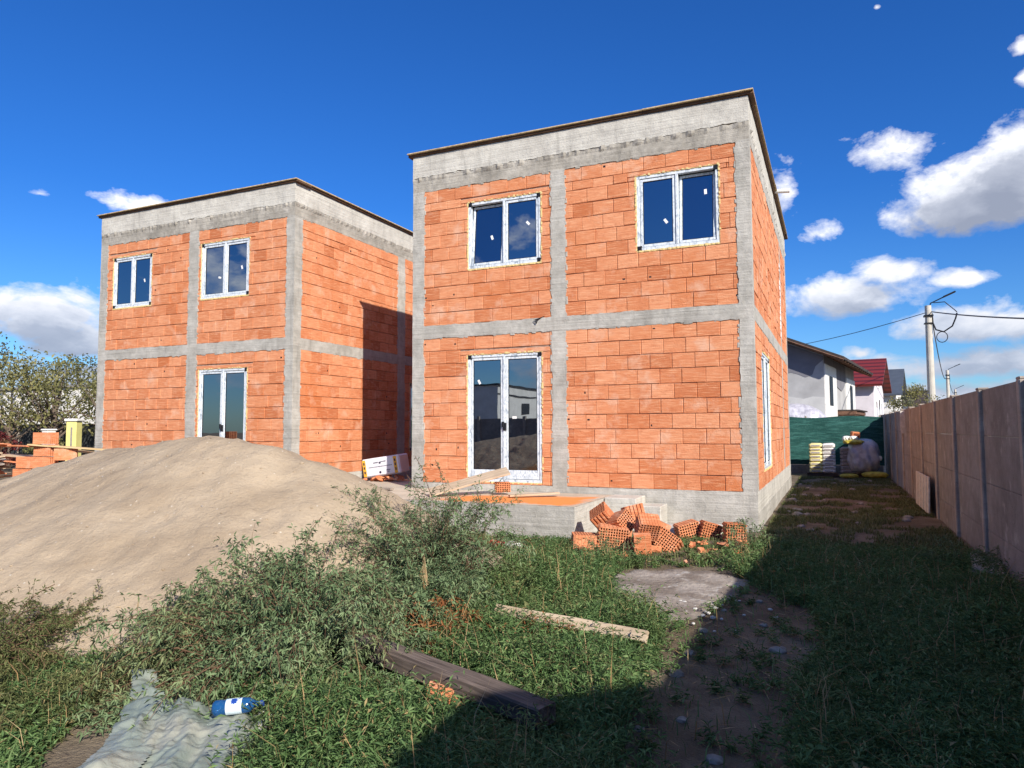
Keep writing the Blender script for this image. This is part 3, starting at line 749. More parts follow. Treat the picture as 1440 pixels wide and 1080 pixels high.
def place_brick(k, loc, rot, label, group='loose hollow bricks heaped by the terrace', sc=1.0):
    if first[k]: o = protos[k]; first[k] = False
    else: o = protos[k].copy(); C.objects.link(o)
    o.location = loc; o.rotation_euler = [math.radians(a) for a in rot]; o.scale = (sc,) * 3
    tag(o, label, 'brick', group); return o
place_brick(1, (-2.93, 9.5, .37), (38, 22, -70), 'hollow brick with striped ribs tilted on top left of the heap beside the terrace')
place_brick(0, (-2.68, 9.16, .17), (96, 6, 22), 'whole hollow brick showing its honeycomb face to the front of the heap')
place_brick(2, (-3.03, 9.03, .08), (4, 3, 28), 'smooth-sided brick at the lower left foot of the heap against the terrace corner')
place_brick(1, (-2.24, 8.96, .12), (0, 88, 18), 'upright narrow brick standing at the front right of the heap', sc=.9)
place_brick(1, (-2.22, 9.18, .31), (-58, 6, 28), 'smooth orange brick leaning over the upright narrow one in the heap')
place_brick(1, (-2.55, 9.74, .40), (12, -10, -62), 'brick with dark vertical grooves at the top of the heap')
place_brick(0, (-2.05, 9.42, .10), (62, 30, -12), 'slumped brick with broken holes on the right slope of the heap')
place_brick(0, (-2.30, 9.80, .22), (10, 20, 50), 'brick half buried behind the leaning one at the back of the heap')
place_brick(2, (-2.72, 9.6, .12), (8, 5, 70), 'brick deep inside the heap under the striped one')
place_brick(1, (-2.62, 9.36, .31), (70, -30, 70), 'small honeycomb piece wedged in the middle of the heap')
place_brick(2, (-1.99, 10.66, .10), (92, -14, 30), 'leftmost of the three perforated bricks lying by the foundation')
place_brick(1, (-1.67, 10.66, .085), (90, 16, 24), 'middle of the three perforated bricks lying by the foundation')
place_brick(1, (-1.30, 10.48, .12), (90, 2, 22), 'rightmost of the three perforated bricks, nearest the house corner')
place_brick(2, (-1.95, 3.58, .05), (3, 4, 15), 'orange brick under the weathered beam in the shaded weeds', 'bricks lying in the weeds')
M['clay'] = M['brick']
def shard(loc, s, label, group='small shards of broken brick'):
    mb = MB(); bm = bmesh.new(); bmesh.ops.create_cube(bm, size=1)
    bmesh.ops.subdivide_edges(bm, edges=bm.edges[:], cuts=1)
    sd = random.uniform(0, 99)
    for q in bm.verts: q.co = Vector((q.co.x * s * 1.4, q.co.y * s, q.co.z * s * .35)) + mnoise.noise_vector(q.co * 1.3 + Vector((sd, 0, 0))) * s * .28
    bm.verts.index_update(); mb.add([q.co.copy() for q in bm.verts], [tuple(q.index for q in f.verts) for f in bm.faces], 'brick'); bm.free()
    o = mb.build('brick_shard'); o.location = loc; o.rotation_euler = (random.uniform(-.5, .5), random.uniform(-.5, .5), random.uniform(0, 6)); tag(o, label, 'brick shard', group); return o
for k in range(34):
    a = random.random()
    x = -3.1 + 2.0 * a + random.gauss(0, .08); y = 8.75 + .9 * a + random.gauss(0, .28)
    shard((x, y, gz(x, y) + random.uniform(.02, .06)), random.uniform(.04, .11), 'broken brick shard scattered at the foot of the heap beside the terrace')
for x, y, s, l in ((-.12, 6.02, .07, 'lone brick shard in the shaded grass right of the path'), (-1.77, 5.57, .06, 'small brick shard beside the pale board in the grass'), (-2.92, 4.95, .09, 'reddish brick piece among the dry stalks'), (-1.62, 8.55, .05, 'brick chip on the edge of the mortar patch')):
    shard((x, y, gz(x, y) + .03), s, l)
M['stone'] = m_simple('stone', (.34, .30, .26), .95, .35, 9, .7)
M['lime'] = m_simple('lime', (.55, .53, .49), .95, .2, 14, .8)
mb = MB()
for k in range(170):
    x = random.uniform(-9, -3.4); y = random.uniform(3.3, 6.4); s = random.uniform(.006, .016) * (1.8 if random.random() < .06 else 1)
    if pile(x, y) < .08: continue
    bm = bmesh.new(); bmesh.ops.create_icosphere(bm, subdivisions=1, radius=s)
    z0 = surf(x, y); 
    for q in bm.verts: q.co = Vector((q.co.x, q.co.y, q.co.z * .7)) + mnoise.noise_vector(q.co * 60 + Vector((k, 0, 0))) * s * .35 + Vector((x, y, z0 + s * .15))
    bm.verts.index_update(); mb.add([q.co.copy() for q in bm.verts], [tuple(q.index for q in f.verts) for f in bm.faces], 'stone' if random.random() < .25 else 'sand'); bm.free()
o = mb.build('sand_clods'); tag(o, kind='stuff', label='small clods and pebbles strewn on the sand heap', cat='pebbles')
# white mortar lump
def lump(name, loc, size, mname, label, cat, seed=1, n=14):
    bm = bmesh.new(); bmesh.ops.create_icosphere(bm, subdivisions=3, radius=1)
    for q in bm.verts:
        d = 1 + .28 * mnoise.noise(q.co * 1.6 + Vector((seed, 0, 0))) + .08 * mnoise.noise(q.co * 6 + Vector((seed, 3, 0)))
        q.co = Vector((q.co.x * size[0] * d, q.co.y * size[1] * d, q.co.z * size[2] * d))
    bm.verts.index_update(); mb = MB(); mb.add([q.co.copy() for q in bm.verts], [tuple(q.index for q in f.verts) for f in bm.faces], mname); bm.free()
    o = mb.build(name, smooth=True); o.location = loc; tag(o, label, cat); return o
lump('mortar_lump', (-1.95, 11.1, .02), (.75, .3, .12), 'lime', 'pale hardened mortar slab lying against the foundation behind three bricks', 'mortar lump', 3)

# stones
for k in range(60):
    if k < 46: y = random.uniform(8.5, 24); x = random.uniform(-.95, 1.2) if random.random() < .5 else random.gauss(-.55, .3)
    else: x = random.uniform(-1.4, -.3); y = random.uniform(3.5, 7.4)
    x = max(-.98, x)
    s = random.uniform(.02, .07) * (1 if y < 12 else 1.3)
    o = lump('stone', (x, y, gz(x, y) + s * .2), (s, s * .8, s * .55), 'stone', 'small grey rubble stone on the bare strip between house and concrete fence' if k < 46 else 'small pale stone on the bare dirt path', 'stone', k)
    o['group'] = 'stones on the strip' if k < 46 else 'stones on the path'

for k in range(24):
    x = random.gauss(-.95, .25); y = random.gauss(6.3, .3); s = random.uniform(.010, .024)
    o = lump('mortar_crumb', (x, y, gz(x, y) + .02), (s, s, s * .6), 'lime', 'whitish mortar crumb on the dirt at the lower end of the mortar patch', 'mortar crumb', k + 70); o['group'] = 'mortar crumbs on the path'
# ------------------------------------------------------------------ boards
M['wood_pale'] = m_wood('wood_pale', (.58, .46, .33), (.40, .30, .20)); M['wood_grey'] = m_wood('wood_grey', (.36, .30, .25), (.20, .16, .13))
M['wood_dark'] = m_wood('wood_dark', (.20, .155, .13), (.06, .045, .036)); M['wood_yellow'] = m_wood('wood_yellow', (.66, .50, .28), (.5, .36, .18))
def board(a, b_, w, t, m, label, name='wooden_board', cat='board', roll_=0, group=None):
    a = Vector(a); b_ = Vector(b_); L = (b_ - a).length; mb = MB()
    bm = bmesh.new(); bmesh.ops.create_cube(bm, size=1)
    for q in bm.verts: q.co = Vector((q.co.x * L, q.co.y * w, q.co.z * t))
    bmesh.ops.subdivide_edges(bm, edges=[e for e in bm.edges if abs(e.verts[0].co.x - e.verts[1].co.x) > L * .9], cuts=8)
    bmesh.ops.bevel(bm, geom=[e for e in bm.edges if abs(e.verts[0].co.x - e.verts[1].co.x) > .01 and len(e.link_faces) == 2 and e.calc_face_angle() > 1], offset=min(w, t) * .08, segments=1, affect='EDGES')
    sd = random.uniform(0, 99)
    for q in bm.verts: q.co += Vector((0, .006 * mnoise.noise(Vector((q.co.x * 2, sd, 0))), .008 * mnoise.noise(Vector((q.co.x * 1.5, 5, sd))))) + mnoise.noise_vector(q.co * 7 + Vector((sd, 0, 0))) * .003
    bm.verts.index_update(); mb.add([q.co.copy() for q in bm.verts], [tuple(q.index for q in f.verts) for f in bm.faces], m); bm.free()
    o = mb.build(name); o.location = (a + b_) / 2
    q = (b_ - a).to_track_quat('X', 'Z'); o.rotation_euler = (q @ Euler((roll_, 0, 0)).to_quaternion()).to_euler()
    tag(o, label, cat, group); return o
board((-2.78, 3.80, .22), (-1.34, 3.38, .15), .15, .10, 'wood_dark', 'weathered dark wooden beam lying across the weeds, half in shadow', 'wooden_beam', 'beam')
board((-2.45, 5.10, .17), (-1.20, 4.90, .15), .085, .035, 'wood_pale', 'pale narrow board lying in the grass left of the path', roll_=.95)
board((-6.15, 10.25, .53), (-5.02, 10.95, .88), .36, .03, 'wood_pale', 'pale plywood board leaning on a brick in front of the glazed door', roll_=.25)
place_brick(2, (-5.15, 11.0, .60), (90, 0, 30), 'orange brick propping up the leaning board by the glazed door', 'bricks on the terrace', .8)
board((-4.82, 10.55, .50), (-4.15, 11.05, .525), .13, .028, 'wood_pale', 'thin whitish plank lying on the orange dusty terrace')
board((-9.0, 11.2, .50), (-7.35, 10.95, .50), .10, .03, 'wood_grey', 'thin grey lath on the left end of the terrace, nearest the sand', group=None)
board((-9.1, 11.0, .50), (-7.9, 10.55, .50), .16, .025, 'wood_pale', 'pale lath lying across the terrace left end beside the sand slope')
board((-15.0, 9.2, 1.30), (-11.6, 10.9, 1.02), .22, .03, 'wood_yellow', 'yellow formwork board sloping from the brick stack towards the sand')
board((-14.6, 9.6, 1.20), (-11.8, 11.0, .80), .30, .03, 'wood_yellow', 'lower yellow board resting behind the sand crest by the left house')

# package on rubble in the gap
pk = empty('package', (-8.93, 13.05, 0), 0, 'white plastic wrapped insulation pack with yellow end bands on rubble between the houses', 'package')
M['wrap'] = m_simple('wrap', (.72, .72, .76), .35, .08, 5, .3, .5); M['yellow'] = m_simple('yellow', (.80, .42, .04), .5, .15, 10)
M['ink'] = m_simple('ink', (.03, .025, .06), .6, .1, 5); M['red'] = m_simple('red', (.5, .03, .03), .5, .1, 5)
def pk_part(name, mb):
    o = mb.build(name, pk); o.location = (0, 0, .80); o.rotation_euler = (.05, -.145, .10); return o
mb = MB(); mb.box((0, 0, 0), (.92, .45, .40), 'wrap', ch=.03); pk_part('bale', mb)
mb = MB(); 
for s in (-.40, .355): mb.box((s, -.2275, .0), (.075, .004, .36), 'yellow')
pk_part('band', mb)
mb = MB()
for sx_ in (-.40, .355):
    for z in (.10, .01, -.09): mb.box((sx_, -.2305, z), (.03, .004, .055), 'ink')
pk_part('band_print', mb)
# illegible lettering: small wordmark with a dot, a divider line, a round mark and a small block
mb = MB()
for k in range(12):
    if k in (5, 6): continue
    h = random.uniform(.018, .028); mb.box((-.165 + k * .026, -.227, .095 + .001 * k), (.017, .003, h), 'ink')
for k in range(24): mb.box((-.29 + k * .024, -.227, .005), (.015, .003, random.uniform(.012, .02)), 'ink')
for k in range(5): mb.box((.13 + k * .02, -.227, -.09), (.012, .003, .02), 'ink')
for k in range(3): mb.box((.15 + k * .02, -.227, -.125), (.012, .003, .014), 'ink')
mb.tube([(-.03, -.2255, -.12), (-.03, -.2285, -.12)], .026, 'ink', 16); mb.tube([(-.015, -.2255, .085), (-.015, -.2285, .085)], .024, 'ink', 12)
pk_part('printing', mb)
for k in range(14):
    x = -8.93 + random.uniform(-.4, .45); shard((x, 13.0 + random.uniform(-.3, .3), .5 + random.uniform(0, .07)), random.uniform(.09, .15), 'broken brick rubble under the white package between the houses', 'rubble under the package')

# ------------------------------------------------------------------ concrete panel fence
M['fence'] = m_concrete('fence_concrete', (.31, .285, .26), (.20, .18, .163), boards=False)
M['fence_post'] = m_concrete('fence_post_concrete', (.44, .38, .32), (.29, .245, .205), boards=False)
fe = empty('panel_fence', (1.68, 10, 0), 0, 'tall brown concrete panel fence running along the right side of the yard', 'fence')
fi = Matrix.Translation(-fe.location)
pys = [8.1 + 2.1 * k for k in range(-6, 10)] + [29.1]
for k, y in enumerate(pys):
    mb = MB(); mb.box((1.68, y, .91), (.11, .13, 2.26), 'fence_post', ch=.012, rot=Euler((random.gauss(0, .004), random.gauss(0, .006), 0)))
    mb.box((1.68, y, 2.05), (.12, .14, .03), 'fence_post', ch=.008)
    o = mb.build('post', fe); o.matrix_parent_inverse = fi
for k in range(len(pys) - 1):
    mb = MB(); ya, yb = pys[k] + .06, pys[k + 1] - .06; dx = random.gauss(0, .006)
    W = Wall((1.66 + dx, ya, 0), (0, 1, 0), (-1, 0, 0)); L = yb - ya; top = 2.04 + random.gauss(0, .008)
    zs = [-.15, .36, .92, 1.48, top]
    for z0, z1 in zip(zs[:-1], zs[1:]):
        quad_box(mb, W, 0, L, z0 + .002, z1 - .002, -.045, random.uniform(-.003, .003), 'fence', None, .004)
    o = mb.build('panel', fe); o.matrix_parent_inverse = fi
o = board((1.56, 17.0, .37), (1.56, 17.02, .371), .5, .02, 'lime', 'x'); bpy.data.objects.remove(o)
fp = empty('ribbed_board', (1.56, 15.9, 0), 0, 'whitish ribbed sheet propped against the foot of the concrete fence', 'sheet')
mb = MB()
for k in range(9): mb.box((0, -1.0 + k * .235, .36), (.03 + (.02 if k % 2 else 0), .225, .66), 'lime', ch=.008, rot=Euler((0, .03, 0)))
o = mb.build('ribs', fp)
o = board((1.57, 19.6, 2.0), (1.57, 19.6, 1.45), .10, .02, 'lime', 'narrow whitish strip on the upper part of the concrete fence', 'pale_strip', 'pale_strip', roll_=PI / 2)  # thin pale upright strip set against the fence
mb = MB(); mb.box((1.50, 9.3, .06), (.30, 1.0, .09), 'fence_post', ch=.02, rot=Euler((.03, .25, -.12))); o = mb.build('concrete_slab'); tag(o, 'broken slab of pale concrete at the foot of the fence near its front', 'slab')

# ------------------------------------------------------------------ green mesh fence
m, nt, b = mat('shade_net', .8); p = ocoord(nt)
n1 = noise(nt, mapping(nt, p, (2, 2, 18)), 1.2, 5, .7); n2 = noise(nt, mapping(nt, p, (60, 60, 60)), 1, 2)
c = mix(nt, mrange(nt, n1, .45, .72), (.008, .060, .052), (.045, .16, .14)); c = mix(nt, mrange(nt, n2, .6, .75, 0, .4), c, (.25, .42, .38)); base(nt, b, c); bump(nt, b, n1, .4, .02); M['net'] = m
mf = empty('mesh_fence', (-2, 27.3, 0), 0, 'green shade net fence closing the strip at its far end', 'fence')
mi = Matrix.Translation(-mf.location)
vs = []; fs = []; nu, nz = 90, 14
for side in (0, 1):
    for j in range(nz + 1):
        for i in range(nu + 1):
            x = -8 + 9.6 * i / nu; z = .30 + 1.68 * j / nz
            if j == nz: z += .03 * math.sin(x * 2.6) 
            vs.append((x, 27.3 + .05 * fb(x, z, 1.1, 4) + side * .012, z))
w_ = nu + 1; o2 = w_ * (nz + 1)
for j in range(nz):
    for i in range(nu):
        q = (j * w_ + i, j * w_ + i + 1, (j + 1) * w_ + i + 1, (j + 1) * w_ + i); fs.append(q); fs.append(tuple(o2 + a for a in q[::-1]))
mb = MB(); mb.add(vs, fs, 'net'); o = mb.build('net', mf, smooth=True); o.matrix_parent_inverse = mi
for k in range(5):
    mb = MB(); mb.tube([(-7.9 + k * 2.35, 27.4, -.1), (-7.9 + k * 2.35, 27.4, 2.02)], .03, 'fence_post', 8); o = mb.build('post', mf); o.matrix_parent_inverse = mi
mb = MB(); mb.box((-3.2, 27.34, .14), (9.5, .12, .30), 'fence', ch=.01); o = mb.build('plinth', mf); o.matrix_parent_inverse = mi

# ------------------------------------------------------------------ bags on pallets
M['bag_white'] = m_simple('bag_white', (.82, .80, .75), .7, .15, 20, .5); M['bag_yellow'] = m_simple('bag_yellow', (.82, .72, .34), .7, .2, 10, .5); M['bag_grey'] = m_simple('bag_grey', (.40, .36, .36), .7, .2, 16, .5)
def bag_mesh(m1, m2):
    bm = bmesh.new(); bmesh.ops.create_cube(bm, size=2); bmesh.ops.subdivide_edges(bm, edges=bm.edges[:], cuts=5, use_grid_fill=True)
    for q in bm.verts:
        x, y, z = q.co; e = max(abs(x), abs(y)); t = (1 - e ** 8) * .5 + .5
        q.co = Vector((x * .208 * (1 - .05 * y * y), y * .30 * (1 - .05 * x * x), z * .072 * t + .004 * mnoise.noise(q.co * 2)))
    bm.verts.index_update(); mb = MB(); vs = [q.co.copy() for q in bm.verts]
    F1 = [tuple(q.index for q in f.verts) for f in bm.faces if abs(f.calc_center_median().z) > .02 or abs(f.calc_center_median().x) > .1]; F2 = [tuple(q.index for q in f.verts) for f in bm.faces if not (abs(f.calc_center_median().z) > .02 or abs(f.calc_center_median().x) > .1)]
    mb.add(vs, F1, m1); mb.add(vs, F2, m2); bm.free(); return mb
bp1 = bag_mesh('bag_yellow', 'bag_grey').build('cement_bag', smooth=True); bp2 = bag_mesh('bag_white', 'bag_grey').build('cement_bag', smooth=True); bp3 = bag_mesh('bag_grey', 'fence').build('cement_bag', smooth=True)
M['pallet'] = M['wood_dark']
def pallet(x, y, label):
    mb = MB()
    for k in range(3): mb.box((x, y - .4 + .4 * k, .05), (.95, .09, .09), 'wood_dark')
    for k in range(5): mb.box((x - .42 + .21 * k, y, .11), (.12, 1.0, .02), 'wood_dark')
    o = mb.build('pallet'); tag(o, label, 'pallet')
pallet(-.32, 26.0, 'dark wooden pallet under the yellow and white bag stack'); pallet(.78, 26.05, 'dark wooden pallet under the sheet-wrapped stack')
used = set()
def put_bag(pr, loc, rz, label, group, sc=(1, 1, 1)):
    if pr.name not in used: used.add(pr.name); o = pr
    else: o = pr.copy(); C.objects.link(o)
    o.location = loc; o.rotation_euler = (random.gauss(0, .02), random.gauss(0, .02), rz + random.gauss(0, .02)); o.scale = sc; tag(o, label, 'bag', group)
for lv in range(8):
    for i in range(2):
        for j in range(2):
            z = .18 + lv * .118
            if i == 0: put_bag(bp1, (-.52, 25.80 + j * .58, z), 0, 'yellow bag in the left column of the bag stack by the green net', 'yellow bags on the left pallet', (1.0, 1, .98))
            else: put_bag(bp2, (-.13, 25.80 + j * .58, z), 0, 'white bag in the right column of the bag stack by the green net', 'white bags on the left pallet', (.98, 1, .98))
for lv in range(7):
    put_bag(bp3, (.42, 25.80, .18 + lv * .118), 0, 'greyish bag showing beside the plastic sheet on the wrapped stack', 'bags showing beside the plastic sheet')
    put_bag(bp3, (.82, 25.80, .18 + lv * .118), 0, 'greyish bag hidden under the plastic sheet of the wrapped stack', 'bags under the plastic sheet')
m, nt, b = mat('plastic_sheet', .30); b.inputs['Specular IOR Level'].default_value = .6
n1 = noise(nt, ocoord(nt), 5, 4, .6); base(nt, b, ramp(nt, n1, [(.35, (.33, .32, .38)), (.6, (.52, .51, .56))])); bump(nt, b, noise(nt, mapping(nt, ocoord(nt), (6, 6, 2)), 1, 4), .8, .05); M['sheet'] = m
def drape(name, c, size, mname, label, cat, seed, pw_=5):
    bm = bmesh.new(); bmesh.ops.create_uvsphere(bm, u_segments=64, v_segments=28, radius=1)
    for q in bm.verts:
        x, y, z = q.co; s = (abs(x) ** pw_ + abs(y) ** pw_ + abs(z) ** pw_) ** (-1 / pw_)
        th = math.atan2(y, x); f = 1 + .07 * math.sin(th * 9 + seed + z * 3) * (1 - z) * .7 + .09 * mnoise.noise(Vector((x * 3, y * 3, z * 3 + seed)))
        q.co = Vector((x * s * size[0] * f, y * s * size[1] * f, z * s * size[2]))
    for q in [q for q in bm.verts if q.co.z < -size[2] * .98]: q.co.z = -size[2]
    bm.verts.index_update(); mb = MB(); mb.add([q.co.copy() for q in bm.verts], [tuple(q.index for q in f.verts) for f in bm.faces], mname); bm.free()
    o = mb.build(name, smooth=True); o.location = c; tag(o, label, cat); return o
drape('plastic_sheet', (.90, 25.75, .68), (.46, .62, .56), 'sheet', 'crumpled grey plastic sheet wrapped round the stack beside the fence', 'plastic sheet', 2, 3.0)
M['yellow_sheet'] = m_simple('yellow_sheet', (.52, .42, .06), .5, .3, 8, .8)
drape('yellow_sack', (.62, 25.35, 1.13), (.30, .28, .08), 'yellow_sheet', 'empty yellow sack lying on top of the wrapped stack', 'sack', 4, 2.5)
drape('yellow_sack', (.45, 25.0, .07), (.26, .25, .07), 'yellow_sheet', 'yellow sack crumpled on the ground left of the wrapped stack foot', 'sack', 6, 2.5)
drape('yellow_sack', (1.18, 24.95, .12), (.36, .25, .10), 'yellow_sheet', 'yellow sack crumpled on the ground at the fence side of the wrapped stack', 'sack', 9, 2.5)
drape('white_bag', (.42, 25.5, 1.24), (.13, .14, .09), 'bag_white', 'small white bag on top of the wrapped stack, left one', 'bag', 3, 2.5)
drape('white_bag', (.62, 25.42, 1.25), (.13, .14, .08), 'bag_white', 'small white bag on top of the wrapped stack beside the red brick', 'bag', 5, 2.5)
mb = MB(); mb.box((0, 0, 0), (.26, .2, .2), 'brick', ch=.02, r=.1); mb.box((0, -.101, 0), (.16, .01, .11), 'shaded_clay'); o = mb.build('hollow_brick'); o.location = (.68, 25.6, 1.36); o.rotation_euler = (.1, .1, .3); tag(o, 'red hollow brick on top of the wrapped stack', 'brick')  # dark plate drawn as the brick's hole, shade in its colour
drape('white_bag', (1.36, 25.4, .62), (.06, .06, .08), 'bag_white', 'tiny white bag hanging between the wrapped stack and fence', 'bag', 5, 2.5)

# ------------------------------------------------------------------ plastic bag and bottle in the foreground
m, nt, b = mat('grey_plastic', .28); b.inputs['Specular IOR Level'].default_value = .55
n1 = noise(nt, ocoord(nt), 3, 5, .6)
base(nt, b, ramp(nt, n1, [(.35, (.17, .205, .18)), (.5, (.225, .26, .225)), (.65, (.31, .315, .26))])); bump(nt, b, noise(nt, ocoord(nt), 14, 5, .6, 1), .5, .02); M['grey_plastic'] = m
def plin(x, y, c, sd):
    # piecewise linear height over a skewed triangle lattice: flat facets with sharp creases
    u = (x + y * .577) / c; v = y * 1.155 / c; i, j = math.floor(u), math.floor(v); a, b_ = u - i, v - j
    def hh(p, q): return .5 + .5 * math.sin((p * 127.1 + q * 311.7 + sd * 74.7) * 1.0) * math.cos(p * 269.5 - q * 183.3 + sd)
    if a + b_ < 1: return hh(i, j) * (1 - a - b_) + hh(i + 1, j) * a + hh(i, j + 1) * b_
    return hh(i + 1, j + 1) * (a + b_ - 1) + hh(i, j + 1) * (1 - a) + hh(i + 1, j) * (1 - b_)
def join_(parts):
    V, F, R_ = [], [], []; o = 0
    for v, f, r in parts: V.append(v); F.append(f + o); R_.append(r); o += len(v)
    return np.concatenate(V), np.concatenate(F), np.concatenate(R_)
def sheet_patch(poly, rot, z0, hgt, seed, tilt=(0, 0), step=.011):
    P = np.array(poly); x0, y0 = P.min(0) - .05; x1, y1 = P.max(0) + .05; cr, sr = math.cos(rot), math.sin(rot); c0 = P.mean(0)
    gx = np.arange(x0, x1, step); gy = np.arange(y0, y1, step); X, Y = np.meshgrid(gx, gy); din = np.full(X.shape, 9.)
    for i in range(len(P)):
        a = P[i]; b_ = P[(i + 1) % len(P)]; d = b_ - a; t = np.clip(((X - a[0]) * d[0] + (Y - a[1]) * d[1]) / (d @ d), 0, 1)
        din = np.minimum(din, np.hypot(X - a[0] - t * d[0], Y - a[1] - t * d[1]))
    sd = np.where(inpoly(X, Y, poly), din, -din); V = []
    for j in range(len(gy)):
        for i in range(len(gx)):
            x, y = X[j, i], Y[j, i]; w1 = mnoise.noise_vector(Vector((x * 3, y * 3, seed)))
            u = (x * cr + y * sr) + w1.x * .05; v = (-x * sr + y * cr) + w1.y * .05; e = min(1, max(0, sd[j, i] / .14))
            h = .75 * plin(u * .45, v, .13, seed) + .30 * plin(u * .8, v, .055, seed + 5) + .10 * plin(v, u, .03, seed + 9)
            V.append((x + w1.z * .02, y, gz(x, y) + z0 + hgt * h * (.35 + .65 * e) + tilt[0] * (x - c0[0]) + tilt[1] * (y - c0[1])))
    V = np.array(V); w = len(gx); idx = np.arange(len(V)).reshape(len(gy), w)
    F = np.stack([idx[:-1, :-1].ravel(), idx[:-1, 1:].ravel(), idx[1:, 1:].ravel(), idx[1:, :-1].ravel()], 1)
    sdv = sd.ravel() + np.array([.018 * mnoise.noise(Vector((q[0] * 9, q[1] * 9, seed))) for q in V]); F = F[sdv[F].min(1) > 0]
    us = np.unique(F); rm = -np.ones(len(V), int); rm[us] = np.arange(len(us)); return V[us], rm[F], np.full(len(F), .5)
V, F, R_ = join_([sheet_patch([(-4.02, 3.10), (-3.86, 3.18), (-3.62, 3.02), (-3.36, 2.92), (-3.20, 2.70), (-3.0, 2.42), (-3.12, 2.3), (-3.32, 2.5), (-3.56, 2.70), (-3.66, 2.86), (-3.84, 2.98)], .5, .06, .15, 3.3, (-.03, .06)),
    sheet_patch([(-3.50, 3.00), (-3.25, 3.06), (-2.85, 3.04), (-2.68, 2.82), (-2.54, 2.52), (-2.38, 2.15), (-2.7, 1.85), (-3.0, 2.1), (-3.30, 2.42), (-3.45, 2.70)], -.7, .03, .16, 8.1, (.0, .02)),
    sheet_patch([(-3.5, 2.66), (-3.38, 2.72), (-3.15, 2.62), (-2.9, 2.38), (-2.75, 2.05), (-3.0, 2.0), (-3.22, 2.35)], 1.4, .09, .11, 12.7, (-.02, -.03))])
o = npmesh('plastic_sack', V, F, 'grey_plastic', R_, smooth=True); tag(o, 'large crumpled grey-green plastic sack lying in the front grass', 'plastic sack')
bt = empty('water_bottle', (-2.87, 2.74, .20), 0, 'blue plastic water bottle with white label lying on the grey sack', 'bottle')
m, nt, b = mat('blue_pet', .12); b.inputs['Base Color'].default_value = (.02, .13, .36, 1); b.inputs['Transmission Weight'].default_value = .45; b.inputs['Specular IOR Level'].default_value = .6
M['blue_pet'] = m
M['label_white'] = m_simple('label_white', (.62, .74, .82), .5, .08, 8); M['label_blue'] = m_simple('label_blue', (.015, .06, .32), .5, .1, 8)
mb = MB(); prof = [(0, .001), (.004, .036), (.02, .046), (.06, .046), (.07, .042), (.08, .046), (.19, .046), (.22, .042), (.255, .020), (.268, .015), (.285, .015)]
mb.tube([(a, 0, 0) for a, _ in prof], [r for _, r in prof], 'blue_pet', 24); mb.build('body', bt, smooth=True)
mb = MB(); mb.tube([(.085, 0, 0), (.18, 0, 0)], .0468, 'label_white', 24, caps=False); mb.build('wrapper', bt, smooth=True)
mb = MB(); 
for k in range(9):
    for j in range(7):
        a = -PI * .72 + k * .11; xx = .112 + j * .0065
        if (k - 4) ** 2 / 16 + (j - 3) ** 2 / 9.5 <= 1: 
            mb.add([Vector((xx + dx, .0474 * math.cos(a + da), .0474 * math.sin(a + da) * -1)) for dx, da in ((0, 0), (.0066, 0), (.0066, .112), (0, .112))], [(0, 1, 2, 3)], 'label_blue')
mb.build('emblem', bt)
mb = MB(); mb.tube([(.283, 0, 0), (.305, 0, 0)], .018, 'label_blue', 16); mb.build('cap', bt)
bt.scale = (.85,) * 3; bt.location = (-2.98, 2.80, .135); bt.rotation_euler = (.3, -.06, .55)
M['scrap'] = m_simple('scrap', (.62, .60, .57), .6, .3, 20, .8)
drape('paper_scrap', (-2.80, 3.02, .06), (.07, .035, .03), 'scrap', 'torn white paper scrap beside the bottle cap on the sack', 'paper scrap', 12, 2)
drape('paper_scrap', (-2.72, 2.88, .06), (.04, .04, .03), 'scrap', 'small frayed white scrap at the right edge of the grey sack', 'paper scrap', 14, 2)
drape('red_wrapper', (-4.15, 8.70, .05), (.16, .08, .05), 'red', 'crumpled red wrapper in the grass below the terrace', 'wrapper', 11, 2)
drape('paper_scrap', (-3.9, 8.66, .05), (.13, .08, .05), 'scrap', 'white paper scrap in the grass beside the red wrapper', 'paper scrap', 16, 2)

# ------------------------------------------------------------------ brick stack and tile heap on the left
M['dirtwood'] = M['wood_grey']
gname = 'bricks stacked left of the sand pile'
for k, (x, y, z, rz, l) in enumerate((
    (-14.83, 9.4, 1.43, .25, 'topmost brick of the short stack left of the sand pile'),
    (-14.80, 9.4, 1.18, .2, 'second brick from the top of the stack left of the sand pile'),
    (-14.82, 9.4, .93, .28, 'third brick from the top of the stack left of the sand pile'),
    (-14.80, 9.4, .68, .22, 'fourth brick from the top of the stack left of the sand pile'),
    (-14.4, 9.55, 1.10, .9, 'brick turned askew on the right flank of the stack'),
    (-15.28, 9.35, .93, .2, 'brick beside the stack, upper one on its left'),
    (-15.30, 9.3, .68, .15, 'brick beside the stack, lower one on its left'),
    (-14.45, 9.5, .80, .5, 'brick beside the stack on its right, near the boards'))):
    mbk = hollow_brick(.375, .25, .238) if k == 0 else None
    if k == 0: stackp = mbk.build('hollow_brick'); o = stackp
    else: o = stackp.copy(); C.objects.link(o)
    o.location = (x, y, z); o.rotation_euler = (0, 0, rz); tag(o, l, 'brick', gname)
for k in range(8):
    o = stackp.copy(); C.objects.link(o); o.location = (-14.85 + .42 * (k % 4) - .6, 9.4 + .27 * (k // 4), .43 - .0 ); o.rotation_euler = (0, 0, .2); tag(o, 'brick in the lowest visible course of the stack left of the sand', 'brick', 'lowest course bricks')
